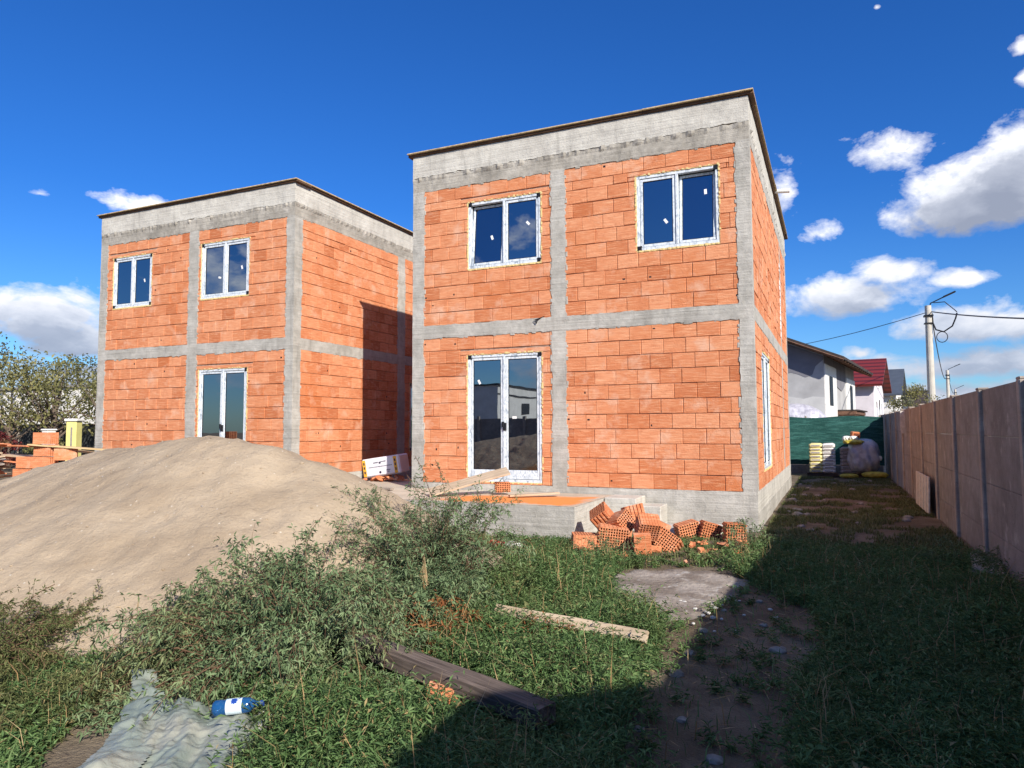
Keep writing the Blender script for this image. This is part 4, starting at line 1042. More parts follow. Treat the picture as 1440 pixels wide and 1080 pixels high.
for k in range(30):
    z = .25 + (k // 3) * .115 + random.uniform(-.02, .02)
    if z > 1.34: z = random.uniform(.4, 1.1)
    x = -15.9 + random.uniform(-.7, .35); y = 8.9 + random.uniform(-.3, .6)
    a = random.uniform(-.5, .5); L = random.uniform(.35, .7)
    o = board((x - math.cos(a) * L, y - math.sin(a) * L, z + random.uniform(-.03, .03)), (x + math.cos(a) * L, y + math.sin(a) * L, z + random.uniform(-.05, .05)), random.uniform(.12, .22), random.uniform(.02, .045),
          random.choice(['brick', 'wood_pale', 'brick', 'wood_grey', 'wood_pale']), 'flat clay or wood offcut in the untidy heap at the left edge', 'offcut', 'offcut', random.uniform(-.2, .2), 'offcuts heaped at the left edge')

# ------------------------------------------------------------------ vegetation
def leaf_arrays(P, Dr, Nn, L, Wd, curl=.0):
    # 4-vertex folded leaf -> 2 tris
    n = len(P); Sd = np.cross(Dr, Nn); Sd /= (np.linalg.norm(Sd, axis=1, keepdims=True) + 1e-9)
    Up = np.cross(Sd, Dr)
    L = L[:, None]; Wd = Wd[:, None]
    v0 = P; vm = P + Dr * L * .45
    v1 = vm + Sd * Wd * .5 + Up * Wd * .18; v2 = vm - Sd * Wd * .5 + Up * Wd * .18; v3 = P + Dr * L - Up * L * curl - np.array([0, 0, 1]) * L * curl
    V = np.stack([v0, v1, v3, v2], 1).reshape(-1, 3)
    b_ = np.arange(n)[:, None] * 4
    F = np.concatenate([b_ + np.array([[0, 1, 2]]), b_ + np.array([[0, 2, 3]])], 1).reshape(-1, 3)
    return V, F
def unit(a): return a / (np.linalg.norm(a, axis=-1, keepdims=True) + 1e-9)
GREEN = [(0, (.065, .125, .042)), (.3, (.115, .205, .070)), (.6, (.175, .285, .098)), (.82, (.25, .34, .14)), (.93, (.30, .29, .12)), (1, (.42, .32, .15))]
OLIVE = [(0, (.075, .095, .034)), (.35, (.13, .155, .055)), (.65, (.19, .21, .082)), (.85, (.24, .22, .10)), (1, (.38, .29, .14))]
BLUEG = [(0, (.085, .135, .065)), (.35, (.165, .245, .115)), (.7, (.25, .34, .17)), (.9, (.34, .38, .22)), (1, (.25, .22, .11))]
M['leaf_green'] = m_leaf('leaf_green', GREEN, .28); M['leaf_olive'] = m_leaf('leaf_olive', OLIVE, .25); M['leaf_blue'] = m_leaf('leaf_blue', BLUEG, .25)
M['straw'] = m_leaf('straw', [(0, (.26, .15, .06)), (.5, (.46, .31, .15)), (1, (.60, .45, .26))], .2)
M['dry_leaf'] = m_leaf('dry_leaf', [(0, (.17, .055, .02)), (.5, (.30, .12, .045)), (1, (.42, .22, .09))], .2)
M['stem_mat'] = m_simple('stem_mat', (.13, .12, .06), .8, .3, 10); M['stem_brown'] = m_simple('stem_brown', (.16, .09, .055), .8, .3, 10)
# low weeds: sample positions by density
BAG = [(-4.2, 3.25), (-3.9, 3.35), (-3.5, 3.16), (-2.9, 3.12), (-2.58, 2.85), (-2.2, 2.2), (-2.1, 1.6), (-3.0, 1.7), (-3.5, 2.2), (-3.9, 2.75)]
def dens(x, y):
    """(density of leafy weeds, height) at a ground point"""
    d = np.zeros_like(x); h = np.full_like(x, .16)
    path = inpoly(x, y, PATH); slab = inpoly(x, y, SLAB)
    pat = np.array([.5 + .5 * fb(a, b_, .9, 12, 3) for a, b_ in zip(x, y)])
    fine = np.array([.5 + .5 * fb(a, b_, 2.8, 22, 3) for a, b_ in zip(x, y)])
    right = (x > -1.02 + .1 * fine) & (y < 9.6 + .8 * pat) & (x < 1.6)
    d[right] = (.65 + .9 * pat[right]); h[right] = .12 + .18 * fine[right]
    left = (x <= -1.02 + .1 * fine) & (y < 8.9) & (x > -7)
    d[left] = .75 + .8 * pat[left]; h[left] = .13 + .22 * fine[left]; h[left & (y < 5.4) & (x > -2.6)] += .06
    pile_ = np.array([pile(a, b_) for a, b_ in zip(x, y)])
    d[pile_ > .05] = 0
    strip_ = (y >= 9.8) & (x > -1.0) & (x < 1.6) & (y < 25); d[strip_] = .16 * (pat[strip_] > .52) + .04; h[strip_] = .05
    front = (y > 8.2) & (y < 10.6) & (x > -3.2) & (x <= -1.0); d[front] = .22 * pat[front]; h[front] = .05
    terr = (y > 9.55) & (x < -3.2); d[terr] = 0
    d[(y > 8.3) & (y < 9.6) & (x < -3.2)] = .5; 
    d[inpoly(x, y, BAG)] = 0
    for (ax_, ay_, bx_, by_, wd) in ((-2.78, 3.72, -1.25, 3.28, .17), (-2.5, 5.10, -1.2, 4.92, .10)):
        dx, dy = bx_ - ax_, by_ - ay_; t = np.clip(((x - ax_) * dx + (y - ay_) * dy) / (dx * dx + dy * dy), 0, 1); dd = np.hypot(x - ax_ - t * dx, y - ay_ - t * dy); d[dd < wd] *= .30; h[dd < wd * 2] *= .7
    h[x < -3.35] *= .5
    d *= np.clip(.35 + 1.6 * np.array([.5 + .5 * fb(a, b_, 1.7, 61, 4) for a, b_ in zip(x, y)]) ** 1.2, 0, 1.15)
    d[path] *= .04; d[slab] = 0
    d[path & ~slab] += .012; h[path] *= .5; near_ = (x > -.05) & (x < .25) & (y < 7); h[near_] *= .6
    d[(x > -1.35) & (y > 10.7) & (x < -.9)] = 0
    d[(y > 11.6) & (x < -1.0)] = 0
    return d, h
def scatter(n, x0, x1, y0, y1, near=True):
    out = []; tot = 0
    x = rng.uniform(x0, x1, n); y = rng.uniform(y0, y1, n)
    d, h = dens(x, y); k = rng.random(n) < d / 1.2
    return x[k], y[k], h[k]
def weeds(name, x, y, h, kind, mname, Lf, Wf, spr=.06, stems=7, nl=11):
    n = len(x); ns = n * stems
    bx = np.repeat(x, stems) + rng.normal(0, .015, ns); by = np.repeat(y, stems) + rng.normal(0, .015, ns); hh = np.repeat(h, stems) * rng.uniform(.5, 1.25, ns)
    bz = np.array([gz(a, b_) for a, b_ in zip(x, y)]); bz = np.repeat(bz, stems)
    th = rng.uniform(0, 2 * PI, ns); ln = rng.uniform(.2, 1.1, ns)
    ts = rng.uniform(.12, 1, (ns, nl))
    ox = np.cos(th)[:, None] * ln[:, None] * ts ** 1.5 * hh[:, None]; oy = np.sin(th)[:, None] * ln[:, None] * ts ** 1.5 * hh[:, None]; oz = ts * hh[:, None] * (1 - .3 * ln[:, None] * ts)
    P = np.stack([bx[:, None] + ox, by[:, None] + oy, bz[:, None] + oz], -1).reshape(-1, 3)
    ph = rng.uniform(0, 2 * PI, len(P)); e = rng.uniform(-.25, 1.0, len(P))
    Dr = unit(np.stack([np.cos(ph) * np.cos(e), np.sin(ph) * np.cos(e), np.sin(e)], 1))
    Nn = unit(np.array([0, 0, 1.]) + rng.normal(0, .45, (len(P), 3)))
    L = rng.uniform(.6, 1.3, len(P)) * Lf; W_ = L * Wf * rng.uniform(.7, 1.2, len(P))
    V, F = leaf_arrays(P, Dr, Nn, L, W_, .12)
    crn = np.repeat(rng.normal(0, .12, n), stems * nl)
    rn = np.clip(rng.beta(2, 2.6, len(P)) + crn, 0, 1); rn[rng.random(len(P)) < .025] = 1
    return V, F, np.repeat(rn, 2)
def join(parts):
    V, F, R_ = [], [], []; o = 0
    for v, f, r in parts: V.append(v); F.append(f + o); R_.append(r); o += len(v)
    return np.concatenate(V), np.concatenate(F), np.concatenate(R_)
def blades(x, y, hh, w=.006, tl=.5):
    n = len(x); bz = np.array([gz(a, b_) for a, b_ in zip(x, y)])
    th = rng.uniform(0, 2 * PI, n); ln = rng.uniform(.1, 1, n) * tl
    P0 = np.stack([x, y, bz], 1); d = np.stack([np.cos(th), np.sin(th), np.zeros(n)], 1); s = np.stack([-np.sin(th), np.cos(th), np.zeros(n)], 1) * (w / 2) * rng.uniform(.6, 1.4, n)[:, None]
    up = np.array([0, 0, 1.]); H = hh[:, None]; l = ln[:, None]
    p1 = P0 + up * H * .55 + d * H * l * .3; p2 = P0 + up * H * (1 - .35 * l) + d * H * l * 1.1
    V = np.stack([P0 - s, P0 + s, p1 + s, p1 - s, p2], 1).reshape(-1, 3); b_ = np.arange(n)[:, None] * 5
    F = np.concatenate([b_ + np.array([[0, 1, 2]]), b_ + np.array([[0, 2, 3]]), b_ + np.array([[3, 2, 4]])], 1).reshape(-1, 3)
    r = np.clip(rng.beta(2, 2.4, n), 0, 1); return V, F, np.repeat(r, 3)
# nearer area (leafy weeds)
x1_, y1_, h1_ = scatter(9500, -4.6, 1.58, 2.0, 7.0); x2_, y2_, h2_ = scatter(4800, -5.2, 1.58, 7.0, 10.8)
sel = (x1_ > -1.1); 
V, F, R_ = join([weeds('w', x1_, y1_, h1_, 0, '', .042, .22, nl=10), weeds('w', x2_, y2_, h2_, 0, '', .046, .22, nl=7)])
o = npmesh('weeds', V, F, 'leaf_green', R_); tag(o, kind='stuff', label='low leafy green weeds covering the yard on both sides of the dirt path', cat='weeds')
xg, yg, hg = scatter(130000, -5.0, 1.58, 1.9, 10.8)
V, F, R_ = blades(xg, yg, hg * rng.uniform(.4, 1.15, len(xg)), .005, .9)
o = npmesh('grass', V, F, 'leaf_green', R_); tag(o, kind='stuff', label='short green grass blades between the weeds', cat='grass')
# olive grass in the front left & strip behind
n = 34000; x = rng.uniform(-5.6, -1.9, n); y = rng.uniform(1.8, 4.0, n)
k = (rng.random(n) < .85) & (y < 3.9 + .0 * x) & (x + y * .0 < -1.9); x, y = x[k], y[k]
pz = np.array([pile(a, b_) for a, b_ in zip(x, y)]); k = pz < .04; x, y = x[k], y[k]
BAG = [(-4.2, 3.25), (-3.9, 3.35), (-3.5, 3.16), (-2.9, 3.12), (-2.68, 2.8), (-2.35, 2.2), (-2.3, 1.7), (-3.0, 1.7), (-3.5, 2.2), (-3.9, 2.75)]
k = ~inpoly(x, y, BAG); x, y = x[k], y[k]
hh = .07 + .11 * np.array([.5 + .5 * fb(a, b_, 1.5, 33) for a, b_ in zip(x, y)]); hh[(x > -3.9) & (x < -3.0) & (y < 2.6)] *= .3
V1 = blades(x, y, hh * rng.uniform(.6, 1.4, len(x)), .006, 1.3)
k2 = rng.random(len(x)) < .030; V2 = weeds('w', x[k2], y[k2], hh[k2] * 1.1, 0, '', .032, .2, nl=12, stems=8)
V, F, R_ = join([V1, V2]); o = npmesh('grass', V, F, 'leaf_olive', R_); tag(o, kind='stuff', label='olive tangled grass in the front left corner round the grey sack', cat='grass')
n = 60000; x = rng.uniform(-1.0, 1.6, n); y = rng.uniform(9.4, 25.2, n)
pt = np.array([fb(a, b_, 1.1, 44) for a, b_ in zip(x, y)]); k = pt > -.12; x, y = x[k], y[k]
n = 5000; xb = rng.uniform(-5.4, -1.2, n); yb = rng.uniform(8.4, 10.6, n); k = ~((yb > 9.5) & (xb < -3.3)) & (np.array([pile(a, b_) for a, b_ in zip(xb, yb)]) < .15); xb, yb = xb[k], yb[k]
x = np.concatenate([x, xb]); y = np.concatenate([y, yb])
V, F, R_ = blades(x, y, rng.uniform(.02, .09, len(x)), .010, 1.0); o = npmesh('grass', V, F, 'leaf_olive', R_); tag(o, kind='stuff', label='sparse yellowish grass on the strip beside the house and at the brick heap', cat='grass')
xb, yb, hb = scatter(520, -3.6, 1.55, 2.4, 8.6)
V, F, R_ = weeds('w', xb, yb, hb * .8, 0, '', .075, .42, nl=5, stems=4); o = npmesh('weeds', V, F, 'leaf_green', R_); tag(o, kind='stuff', label='broad-leaved plants scattered through the fine weeds', cat='weeds')
xb, yb, hb = scatter(2400, -4.6, 1.55, 2.2, 8.8)
V, F, R_ = blades(xb, yb, .12 + hb * rng.uniform(.5, 1.5, len(xb)), .0045, .8); o = npmesh('straw', V, F, 'straw', R_); tag(o, kind='stuff', label='thin dry stalks standing among the green weeds', cat='straw')
# straw litter
n = 900; x = np.concatenate([rng.normal(-3.9, .38, 500), rng.normal(-2.7, .35, 250), rng.uniform(-1, -.1, 150)]); y = np.concatenate([rng.normal(3.55, .14, 500), rng.normal(4.75, .25, 250), rng.uniform(3, 6.5, 150)])
ph = rng.uniform(0, 2 * PI, n); e = rng.normal(.05, .15, n); P = np.stack([x, y, np.array([surf(a, b_) for a, b_ in zip(x, y)]) + .012 + rng.uniform(0, .03, n)], 1)
V, F = leaf_arrays(P, unit(np.stack([np.cos(ph) * np.cos(e), np.sin(ph) * np.cos(e), np.sin(e)], 1)), unit(np.array([0, 0, 1.]) + rng.normal(0, .3, (n, 3))), rng.uniform(.06, .2, n), np.full(n, .008)); o = npmesh('straw', V, F, 'straw', np.repeat(rng.random(n), 2)); tag(o, kind='stuff', label='dry straw litter at the foot of the sand and among the weeds', cat='straw')

def bush(name, label, c, stems, mname, lean=(0, 0), reach=.9, hgt=.8, droop=.35, Lf=.03, Wf=.22, side=12, per=12, rad=.10, sprigs=(), smat='stem_mat', cat='weed bush', group=None, az_range=(0, 2 * PI)):
    root = empty(name, c, 0, label, cat, group); P, Dr, Rn = [], [], []; mb = MB()
    def path(p0, d0, L, droop_, n=9):
        pts = [np.array(p0, float)]; d = np.array(d0, float)
        for k in range(n): 
            d = unit(d + np.array([random.gauss(0, .07), random.gauss(0, .07), -droop_ / n * (1 + k * .25)])); pts.append(pts[-1] + d * L / n)
        return np.array(pts)
    def clampz(p): 
        g_ = max(surf(c[0] + p[0], c[1] + p[1]) - c[2], 0) + .015; p[2] = max(p[2], g_); return p
    def leaves(pts, n, tone, t0=.15):
        for k in range(n):
            t = random.uniform(t0, 1) * (len(pts) - 1); i = min(int(t), len(pts) - 2); f = t - i
            p = pts[i] * (1 - f) + pts[i + 1] * f; d = unit(pts[i + 1] - pts[i])
            o = unit(rng.normal(0, 1, 3)); dd = unit(d * .5 + o * .9 + np.array([0, 0, -.1])); P.append(clampz(p.copy() + o * .006)); Dr.append(dd); Rn.append(tone + random.gauss(0, .14))
    for s in range(stems):
        a = random.uniform(*az_range); q = random.random() ** .6
        p0 = (math.cos(a) * rad * random.random(), math.sin(a) * rad * random.random(), 0)
        d0 = (math.cos(a) * reach * q + lean[0], math.sin(a) * reach * q + lean[1], 1.0 - .35 * q)
        L = hgt * random.uniform(.65, 1.1) * (1 + .35 * q)
        pts = path(p0, d0, L, droop * (1 + q)); pts = np.array([clampz(p) for p in pts])
        mb.tube([tuple(p) for p in pts[::2]], [.004, .0035, .003, .002, .0012][:len(pts[::2])], smat, 4, caps=False)
        tone = .45 + random.gauss(0, .12)
        leaves(pts, per, tone, .4)
        for k in range(side):
            i = random.randint(1, len(pts) - 2); d = unit(pts[i + 1] - pts[i]) ; o = unit(rng.normal(0, 1, 3)); sp = path(pts[i], unit(d * .8 + o * .7), random.uniform(.10, .26) * (hgt / .8), droop * 1.2, 5); sp = np.array([clampz(p) for p in sp])
            mb.tube([tuple(p) for p in sp[::2]], .0012, smat, 3, caps=False); leaves(sp, per, tone, .1)
    for (sx_, sy_, sz_, ln) in sprigs:
        pts = path((sx_ * .3, sy_ * .3, sz_ * .3), (sx_ * .7, sy_ * .7, sz_ * .7 + .2), ln, .25, 14); mb.tube([tuple(p) for p in pts[::2]], .003, smat, 4, caps=False); leaves(pts, 26, .35, .5)
        for k in range(6):
            i = random.randint(6, 12); o = unit(rng.normal(0, 1, 3)); sp = path(pts[i], unit(unit(pts[i + 1] - pts[i]) + o * .8), .12, .4, 4); mb.tube([tuple(p) for p in sp], .001, smat, 3, caps=False); leaves(sp, 9, .35, .1)
    P = np.array(P); Dr = np.array(Dr); n = len(P); L = rng.uniform(.6, 1.3, n) * Lf
    V, F = leaf_arrays(P, Dr, unit(np.array([0, 0, 1.]) + rng.normal(0, .6, (n, 3))), L, L * Wf, .15)
    npmesh('foliage', V, F, mname, np.repeat(np.clip(np.array(Rn), 0, 1), 2), root); mb.build('stem', root)
    return root
bush('weed_bush', 'broad drooping green weed bush spreading in front of the sand pile', (-3.42, 3.85, 0), 165, 'leaf_blue', lean=(-.30, .05), reach=1.15, hgt=.95, droop=.62, Lf=.042, Wf=.25, side=20, per=14, rad=.35, sprigs=((-.35, .55, .9, .95), (-.1, .9, 1.0, .95)), smat='stem_brown')
bush('weed_bush', 'low front green weed bush in front of the broad drooping one', (-2.85, 3.75, 0), 60, 'leaf_blue', lean=(-.1, -.05), reach=1.0, hgt=.45, droop=.5, Lf=.038, Wf=.25, side=14, per=11, rad=.35)
bush('weed_bush', 'middle green weed bush between the drooping bush and the tall one', (-3.0, 4.80, 0), 80, 'leaf_blue', lean=(-.05, .1), reach=.9, hgt=.58, droop=.45, Lf=.042, Wf=.25, side=19, per=13, rad=.35)
bush('weed_bush', 'tallest weed bush with thin upright sprigs below the terrace', (-3.32, 5.65, 0), 80, 'leaf_blue', lean=(-.05, .05), reach=.48, hgt=.98, droop=.32, Lf=.040, Wf=.24, side=17, per=12, rad=.3, sprigs=((-.15, .25, 1.2, 1.10), (-.4, .2, 1.1, 1.0), (.2, .3, 1.1, 1.0)), smat='stem_brown')
bush('weed_bush', 'low spreading green bush right of the tallest weed bush', (-2.7, 5.9, 0), 55, 'leaf_green', reach=.9, hgt=.36, droop=.4, Lf=.042, Wf=.25, side=14, per=11, rad=.4)
bush('weed_bush', 'tangled brownish-green weed bush at the left edge of the sand', (-5.35, 2.85, 0), 80, 'leaf_olive', lean=(-.05, .05), reach=1.1, hgt=.55, droop=.5, Lf=.034, Wf=.24, side=14, per=11, rad=.4, sprigs=((.6, .3, .5, .5), (.45, .5, .5, .5)), smat='stem_brown')
bush('weed_bush', 'leafy bush in the bottom left corner of the yard', (-4.45, 2.25, 0), 60, 'leaf_olive', reach=1.1, hgt=.26, droop=.5, Lf=.034, side=12, per=10, rad=.4)
bush('weed_bush', 'small sunlit weed at the near house corner beside the three bricks', (-.95, 9.55, 0), 26, 'leaf_blue', reach=.9, hgt=.42, droop=.4, Lf=.045, Wf=.3, side=6, per=7, rad=.2)
bush('weed_bush', 'low leafy weed at the shadow edge right of the brick shards', (-1.15, 8.65, 0), 22, 'leaf_green', reach=1.0, hgt=.30, droop=.4, Lf=.05, Wf=.3, side=5, per=7, rad=.2)
bush('weed_bush', 'grey-green weed in front of the brick heap', (-2.55, 8.35, 0), 22, 'leaf_blue', reach=.9, hgt=.36, droop=.4, Lf=.036, side=7, per=8, rad=.2)
bush('weed_bush', 'shaded dark weed growing over the right end of the beam', (-1.62, 4.05, 0), 24, 'leaf_green', reach=.8, hgt=.42, droop=.35, Lf=.034, side=8, per=8, rad=.15)
bush('weed_bush', 'leafy weed in deep fence shade at the right edge', (1.1, 6.4, 0), 24, 'leaf_green', reach=.9, hgt=.36, droop=.35, Lf=.06, Wf=.35, side=5, per=7, rad=.2)
bush('weed_bush', 'shaded weed at the foot of the concrete fence', (1.25, 9.4, 0), 22, 'leaf_blue', reach=.8, hgt=.42, droop=.35, Lf=.04, side=7, per=7, rad=.2)
bush('dry_weed', 'rust-brown dead weed standing behind the weathered beam', (-2.52, 4.35, 0), 18, 'dry_leaf', reach=.5, hgt=.42, droop=.3, Lf=.045, side=6, per=8, rad=.08, smat='straw', cat='dry weed')
bush('dry_weed', 'small brown dead weed beside the pale board', (-1.98, 4.75, 0), 12, 'dry_leaf', reach=.5, hgt=.24, droop=.3, Lf=.04, side=5, per=7, rad=.08, smat='straw', cat='dry weed')
bush('dry_weed', 'straw-coloured dead stalks under the edge of the drooping bush', (-3.85, 3.62, 0), 14, 'straw', reach=1.1, hgt=.3, droop=.4, Lf=.05, Wf=.12, side=4, per=5, rad=.2, smat='straw', cat='dry weed')
st = empty('dry_stalk', (-2.85, 4.85, 0), 0, 'tall bleached dry stalks sticking out of the weeds', 'dry stalk')
mb = MB()
for k in range(7): mb.tube([(0, 0, 0), (-.03 - .01 * k, .02 * k - .05, .25), (-.10 - .012 * k, .03 * k - .07, .46 + .02 * k)], [.006, .005, .002], 'straw', 4)
mb.build('stem', st)
mb = MB(); mb.tube([(0, 0, .0), (.12, .05, .2), (.2, .1, .42)], [.005, .004, .002], 'straw', 4); o = mb.build('dry_stalk'); o.location = (-2.55, 4.4, 0); tag(o, 'single thin straw stalk beside the rust-brown dead weed', 'dry stalk')

# ------------------------------------------------------------------ trees
M['bark'] = m_simple('bark', (.17, .13, .10), .95, .35, 14, .8)
TREEY = [(0, (.11, .11, .04)), (.4, (.20, .20, .075)), (.7, (.29, .27, .11)), (1, (.40, .35, .16))]
TREED = [(0, (.09, .10, .065)), (.5, (.16, .17, .10)), (1, (.24, .23, .14))]
M['tree_olive'] = m_leaf('tree_olive', TREEY, .3); M['tree_dark'] = m_leaf('tree_dark', TREED, .3)
def tree(c, h, r, mname, label, n=6000, leaf=.13, trunk=.12, clumps=26, flat=.7, crown0=.30, group='trees beyond the yard', name='tree'):
    root = empty(name, c, 0, label, 'tree', group); mb = MB(); cl = []
    for k in range(clumps):
        a = random.uniform(0, 2 * PI); q = random.random() ** .5; z = h * random.uniform(crown0, .97); zr = (z / h - crown0) / (1 - crown0)
        w = math.sqrt(max(.08, 1 - (2 * zr - .9) ** 2)); cl.append((math.cos(a) * r * q * w, math.sin(a) * r * q * w, z, r * random.uniform(.22, .42)))
    mb.tube([(0, 0, -.1), (.03 * h * .3, 0, h * .3), (0, .02 * h, h * .55), (.02 * h, 0, h * .85)], [trunk, trunk * .75, trunk * .45, trunk * .12], 'bark', 8)
    for (x, y, z, s) in cl:
        t = random.uniform(.2, .5) * h; mb.tube([(0, 0, t), (x * .45, y * .45, (t + z) / 2 - .03 * h), (x, y, z)], [trunk * .4, trunk * .2, trunk * .05], 'bark', 5, caps=False)
    mb.build('trunk', root)
    ci = rng.integers(0, clumps, n); cc = np.array(cl)[ci]; d = unit(rng.normal(0, 1, (n, 3))) * (rng.random(n) ** .45)[:, None] * cc[:, 3:4]; d[:, 2] *= flat
    P = cc[:, :3] + d; tone = np.array([random.gauss(.5, .13) for _ in range(clumps)])[ci] + rng.normal(0, .12, n)
    L = rng.uniform(.6, 1.3, n) * leaf
    V, F = leaf_arrays(P, unit(rng.normal(0, 1, (n, 3)) - np.array([0, 0, .3])), unit(rng.normal(0, 1, (n, 3)) + np.array([0, 0, .8])), L, L * .55, .1)
    npmesh('crown', V, F, mname, np.repeat(np.clip(tone, 0, 1), 2), root); return root
tree((-29.6, 19.0, 0), 4.6, 2.8, 'tree_olive', 'round olive-green tree beside the left corner of the far house', 3900, .15, .14, 34, crown0=.45)
tree((-32.5, 19.0, 0), 4.2, 2.4, 'tree_olive', 'olive tree standing between the dark sparse tree and the round one', 2000, .15, .12, 22, crown0=.42)
tree((-25.6, 18.5, 0), 4.0, 1.9, 'tree_olive', 'small yellowish tree just left of the far house, behind the yellow pillar', 1100, .13, .1, 18, crown0=.4)
tree((-34.5, 17.5, 0), 6.4, 2.9, 'tree_dark', 'tall sparse dark tree at the left edge of the view', 2000, .16, .16, 34)
tree((-40, 27, 0), 6.0, 3.4, 'tree_dark', 'dark tree further back behind the white building', 2500, .2, .16, 30)
tree((-44, 18, 0), 6.5, 3.6, 'tree_olive', 'large olive tree beyond the left edge', 4500, .2, .18, 30)
tree((-37, 11, 0), 5.5, 3.0, 'tree_dark', 'dark tree outside the view on the left', 3500, .2, .16, 24)
tree((3.6, 37.5, 0), 3.5, 1.25, 'tree_olive', 'small leafy tree sticking up behind the concrete fence beside the pole', 2600, .10, .07, 26, crown0=.35)
tree((2.75, 35.5, 0), 3.0, .9, 'tree_dark', 'thin sparse sapling in front of the red-roofed house', 600, .10, .05, 14, crown0=.45)
# shrubs and left boundary
M['red_leaf'] = m_leaf('red_leaf', [(0, (.07, .012, .015)), (.5, (.15, .025, .028)), (1, (.22, .06, .05))], .2)
M['dark_net'] = m_simple('dark_net', (.05, .055, .055), .9, .3, 6, .6)
fl = empty('dark_fence', (-33, 21, 0), 0, 'dark grey fence behind the trees at the far left', 'fence'); fl_i = Matrix.Translation(-fl.location)
mb = MB(); mb.box((-37, 21.2, .95), (38, .06, 1.9), 'dark_net'); o = mb.build('panel', fl); o.matrix_parent_inverse = fl_i
for k in range(14): mb = MB(); mb.box((-55 + k * 2.8, 21.1, 1.12), (.09, .09, 2.3), 'fence_post'); o = mb.build('post', fl); o.matrix_parent_inverse = fl_i
M['white_wall'] = m_simple('white_wall', (.78, .76, .71), .9, .12, 2)
def simple_building(x0, x1, y0, y1, h, label, wall='white_wall', roofm='fence', wins=3):
    root = empty('building', ((x0 + x1) / 2, y0, 0), 0, label, 'building'); I = Matrix.Translation(-root.location)
    mb = MB(); mb.box(((x0 + x1) / 2, (y0 + y1) / 2, h / 2), (x1 - x0, y1 - y0, h), wall); o = mb.build('wall', root); o.matrix_parent_inverse = I
    mb = MB(); mb.box(((x0 + x1) / 2, (y0 + y1) / 2, h + .08), (x1 - x0 + .3, y1 - y0 + .3, .15), roofm, ch=.02); o = mb.build('roof', root); o.matrix_parent_inverse = I
    for k in range(wins):
        x = x0 + (x1 - x0) * (k + .5) / wins; W = Wall((x, y0, 0), (1, 0, 0), (0, -1, 0)); mb = MB(); quad_box(mb, W, -.6, .6, h * .4, h * .4 + 1.1, -.02, .03, 'white', .5, .01); o = mb.build('window', root); o.matrix_parent_inverse = I
        mb = MB(); quad_box(mb, W, -.5, .5, h * .4 + .1, h * .4 + 1.0, .0, .035, 'glass', .5); q = mb.build('pane', o)
    return root
simple_building(-62, -27, 25, 33, 3.9, 'long low white building behind the trees on the left')
for k in range(5):
    x, y, s, l = [(-31.0, 16.6, .8, 'reddish shrub in front of the dark fence'), (-29.4, 16.8, .7, 'dark red low shrub beside the other reddish shrub'), (-33.2, 15.2, .9, 'yellow-green shrub at the left edge behind the offcut heap'), (-24.6, 16.0, .5, 'small green shrub beside the far house left corner'), (-27.5, 17.4, .6, 'small olive shrub left of the yellow pillar')][k]
    tree((x, y, 0), 1.5 * s + .4, s * 1.2, 'red_leaf' if k < 2 else ('tree_olive' if k != 3 else 'tree_dark'), l, 1500, .10, .03, 12, crown0=.15, group='shrubs at the left boundary', name='shrub')
M['pillar_yellow'] = m_simple('pillar_yellow', (.72, .66, .24), .8, .15, 3)
gp = empty('gate_pillar', (-23.15, 15.6, 0), .35, 'pale yellow gate pillar with a cap left of the far house', 'pillar')
mb = MB(); mb.box((0, 0, .92), (.36, .30, 1.95), 'pillar_yellow', ch=.015); mb.build('shaft', gp); mb = MB(); mb.box((0, 0, 1.94), (.46, .40, .09), 'white_wall', ch=.02); mb.build('cap', gp); mb = MB(); mb.box((.02, -.155, .95), (.06, .02, 1.5), 'fence', ch=.004); mb.build('door_strip', gp)
mb = MB(); mb.box((0, 0, .8), (.3, .3, 1.6), 'white_wall', ch=.02); mb.box((0, 0, 1.62), (.36, .36, .06), 'white_wall', ch=.02); o = mb.build('post'); o.location = (-24.3, 15.5, 0); tag(o, 'low white post just left of the yellow gate pillar', 'post')

# ------------------------------------------------------------------ neighbour houses on the right
M['render_grey'] = m_simple('render_grey', (.42, .42, .42), .95, .18, 1.2, .4); M['render_dark'] = m_simple('render_dark', (.20, .20, .225), .95, .15, 1.5, .4)
M['render_light'] = m_simple('render_light', (.55, .55, .54), .95, .12, 1.5, .4)
M['tile_brown'] = m_simple('tile_brown', (.06, .045, .04), .8, .3, 3); M['eave_wood'] = m_simple('eave_wood', (.16, .085, .055), .8, .3, 6)
m, nt, b = mat('tile_red', .5); p = ocoord(nt); wv = N(nt, 'ShaderNodeTexWave'); wv.bands_direction = 'Z'; wv.inputs['Scale'].default_value = 1.1; wv.inputs['Distortion'].default_value = .3; nt.links.new(p, wv.inputs['Vector'])
base(nt, b, mix(nt, mrange(nt, wv.outputs['Fac'], .1, .5), (.075, .012, .010), (.20, .024, .018))); M['tile_red'] = m
M['tile_slate'] = m_simple('tile_slate', (.075, .09, .115), .5, .15, 2); M['pink_wall'] = m_simple('pink_wall', (.70, .66, .70), .9, .1, 2)
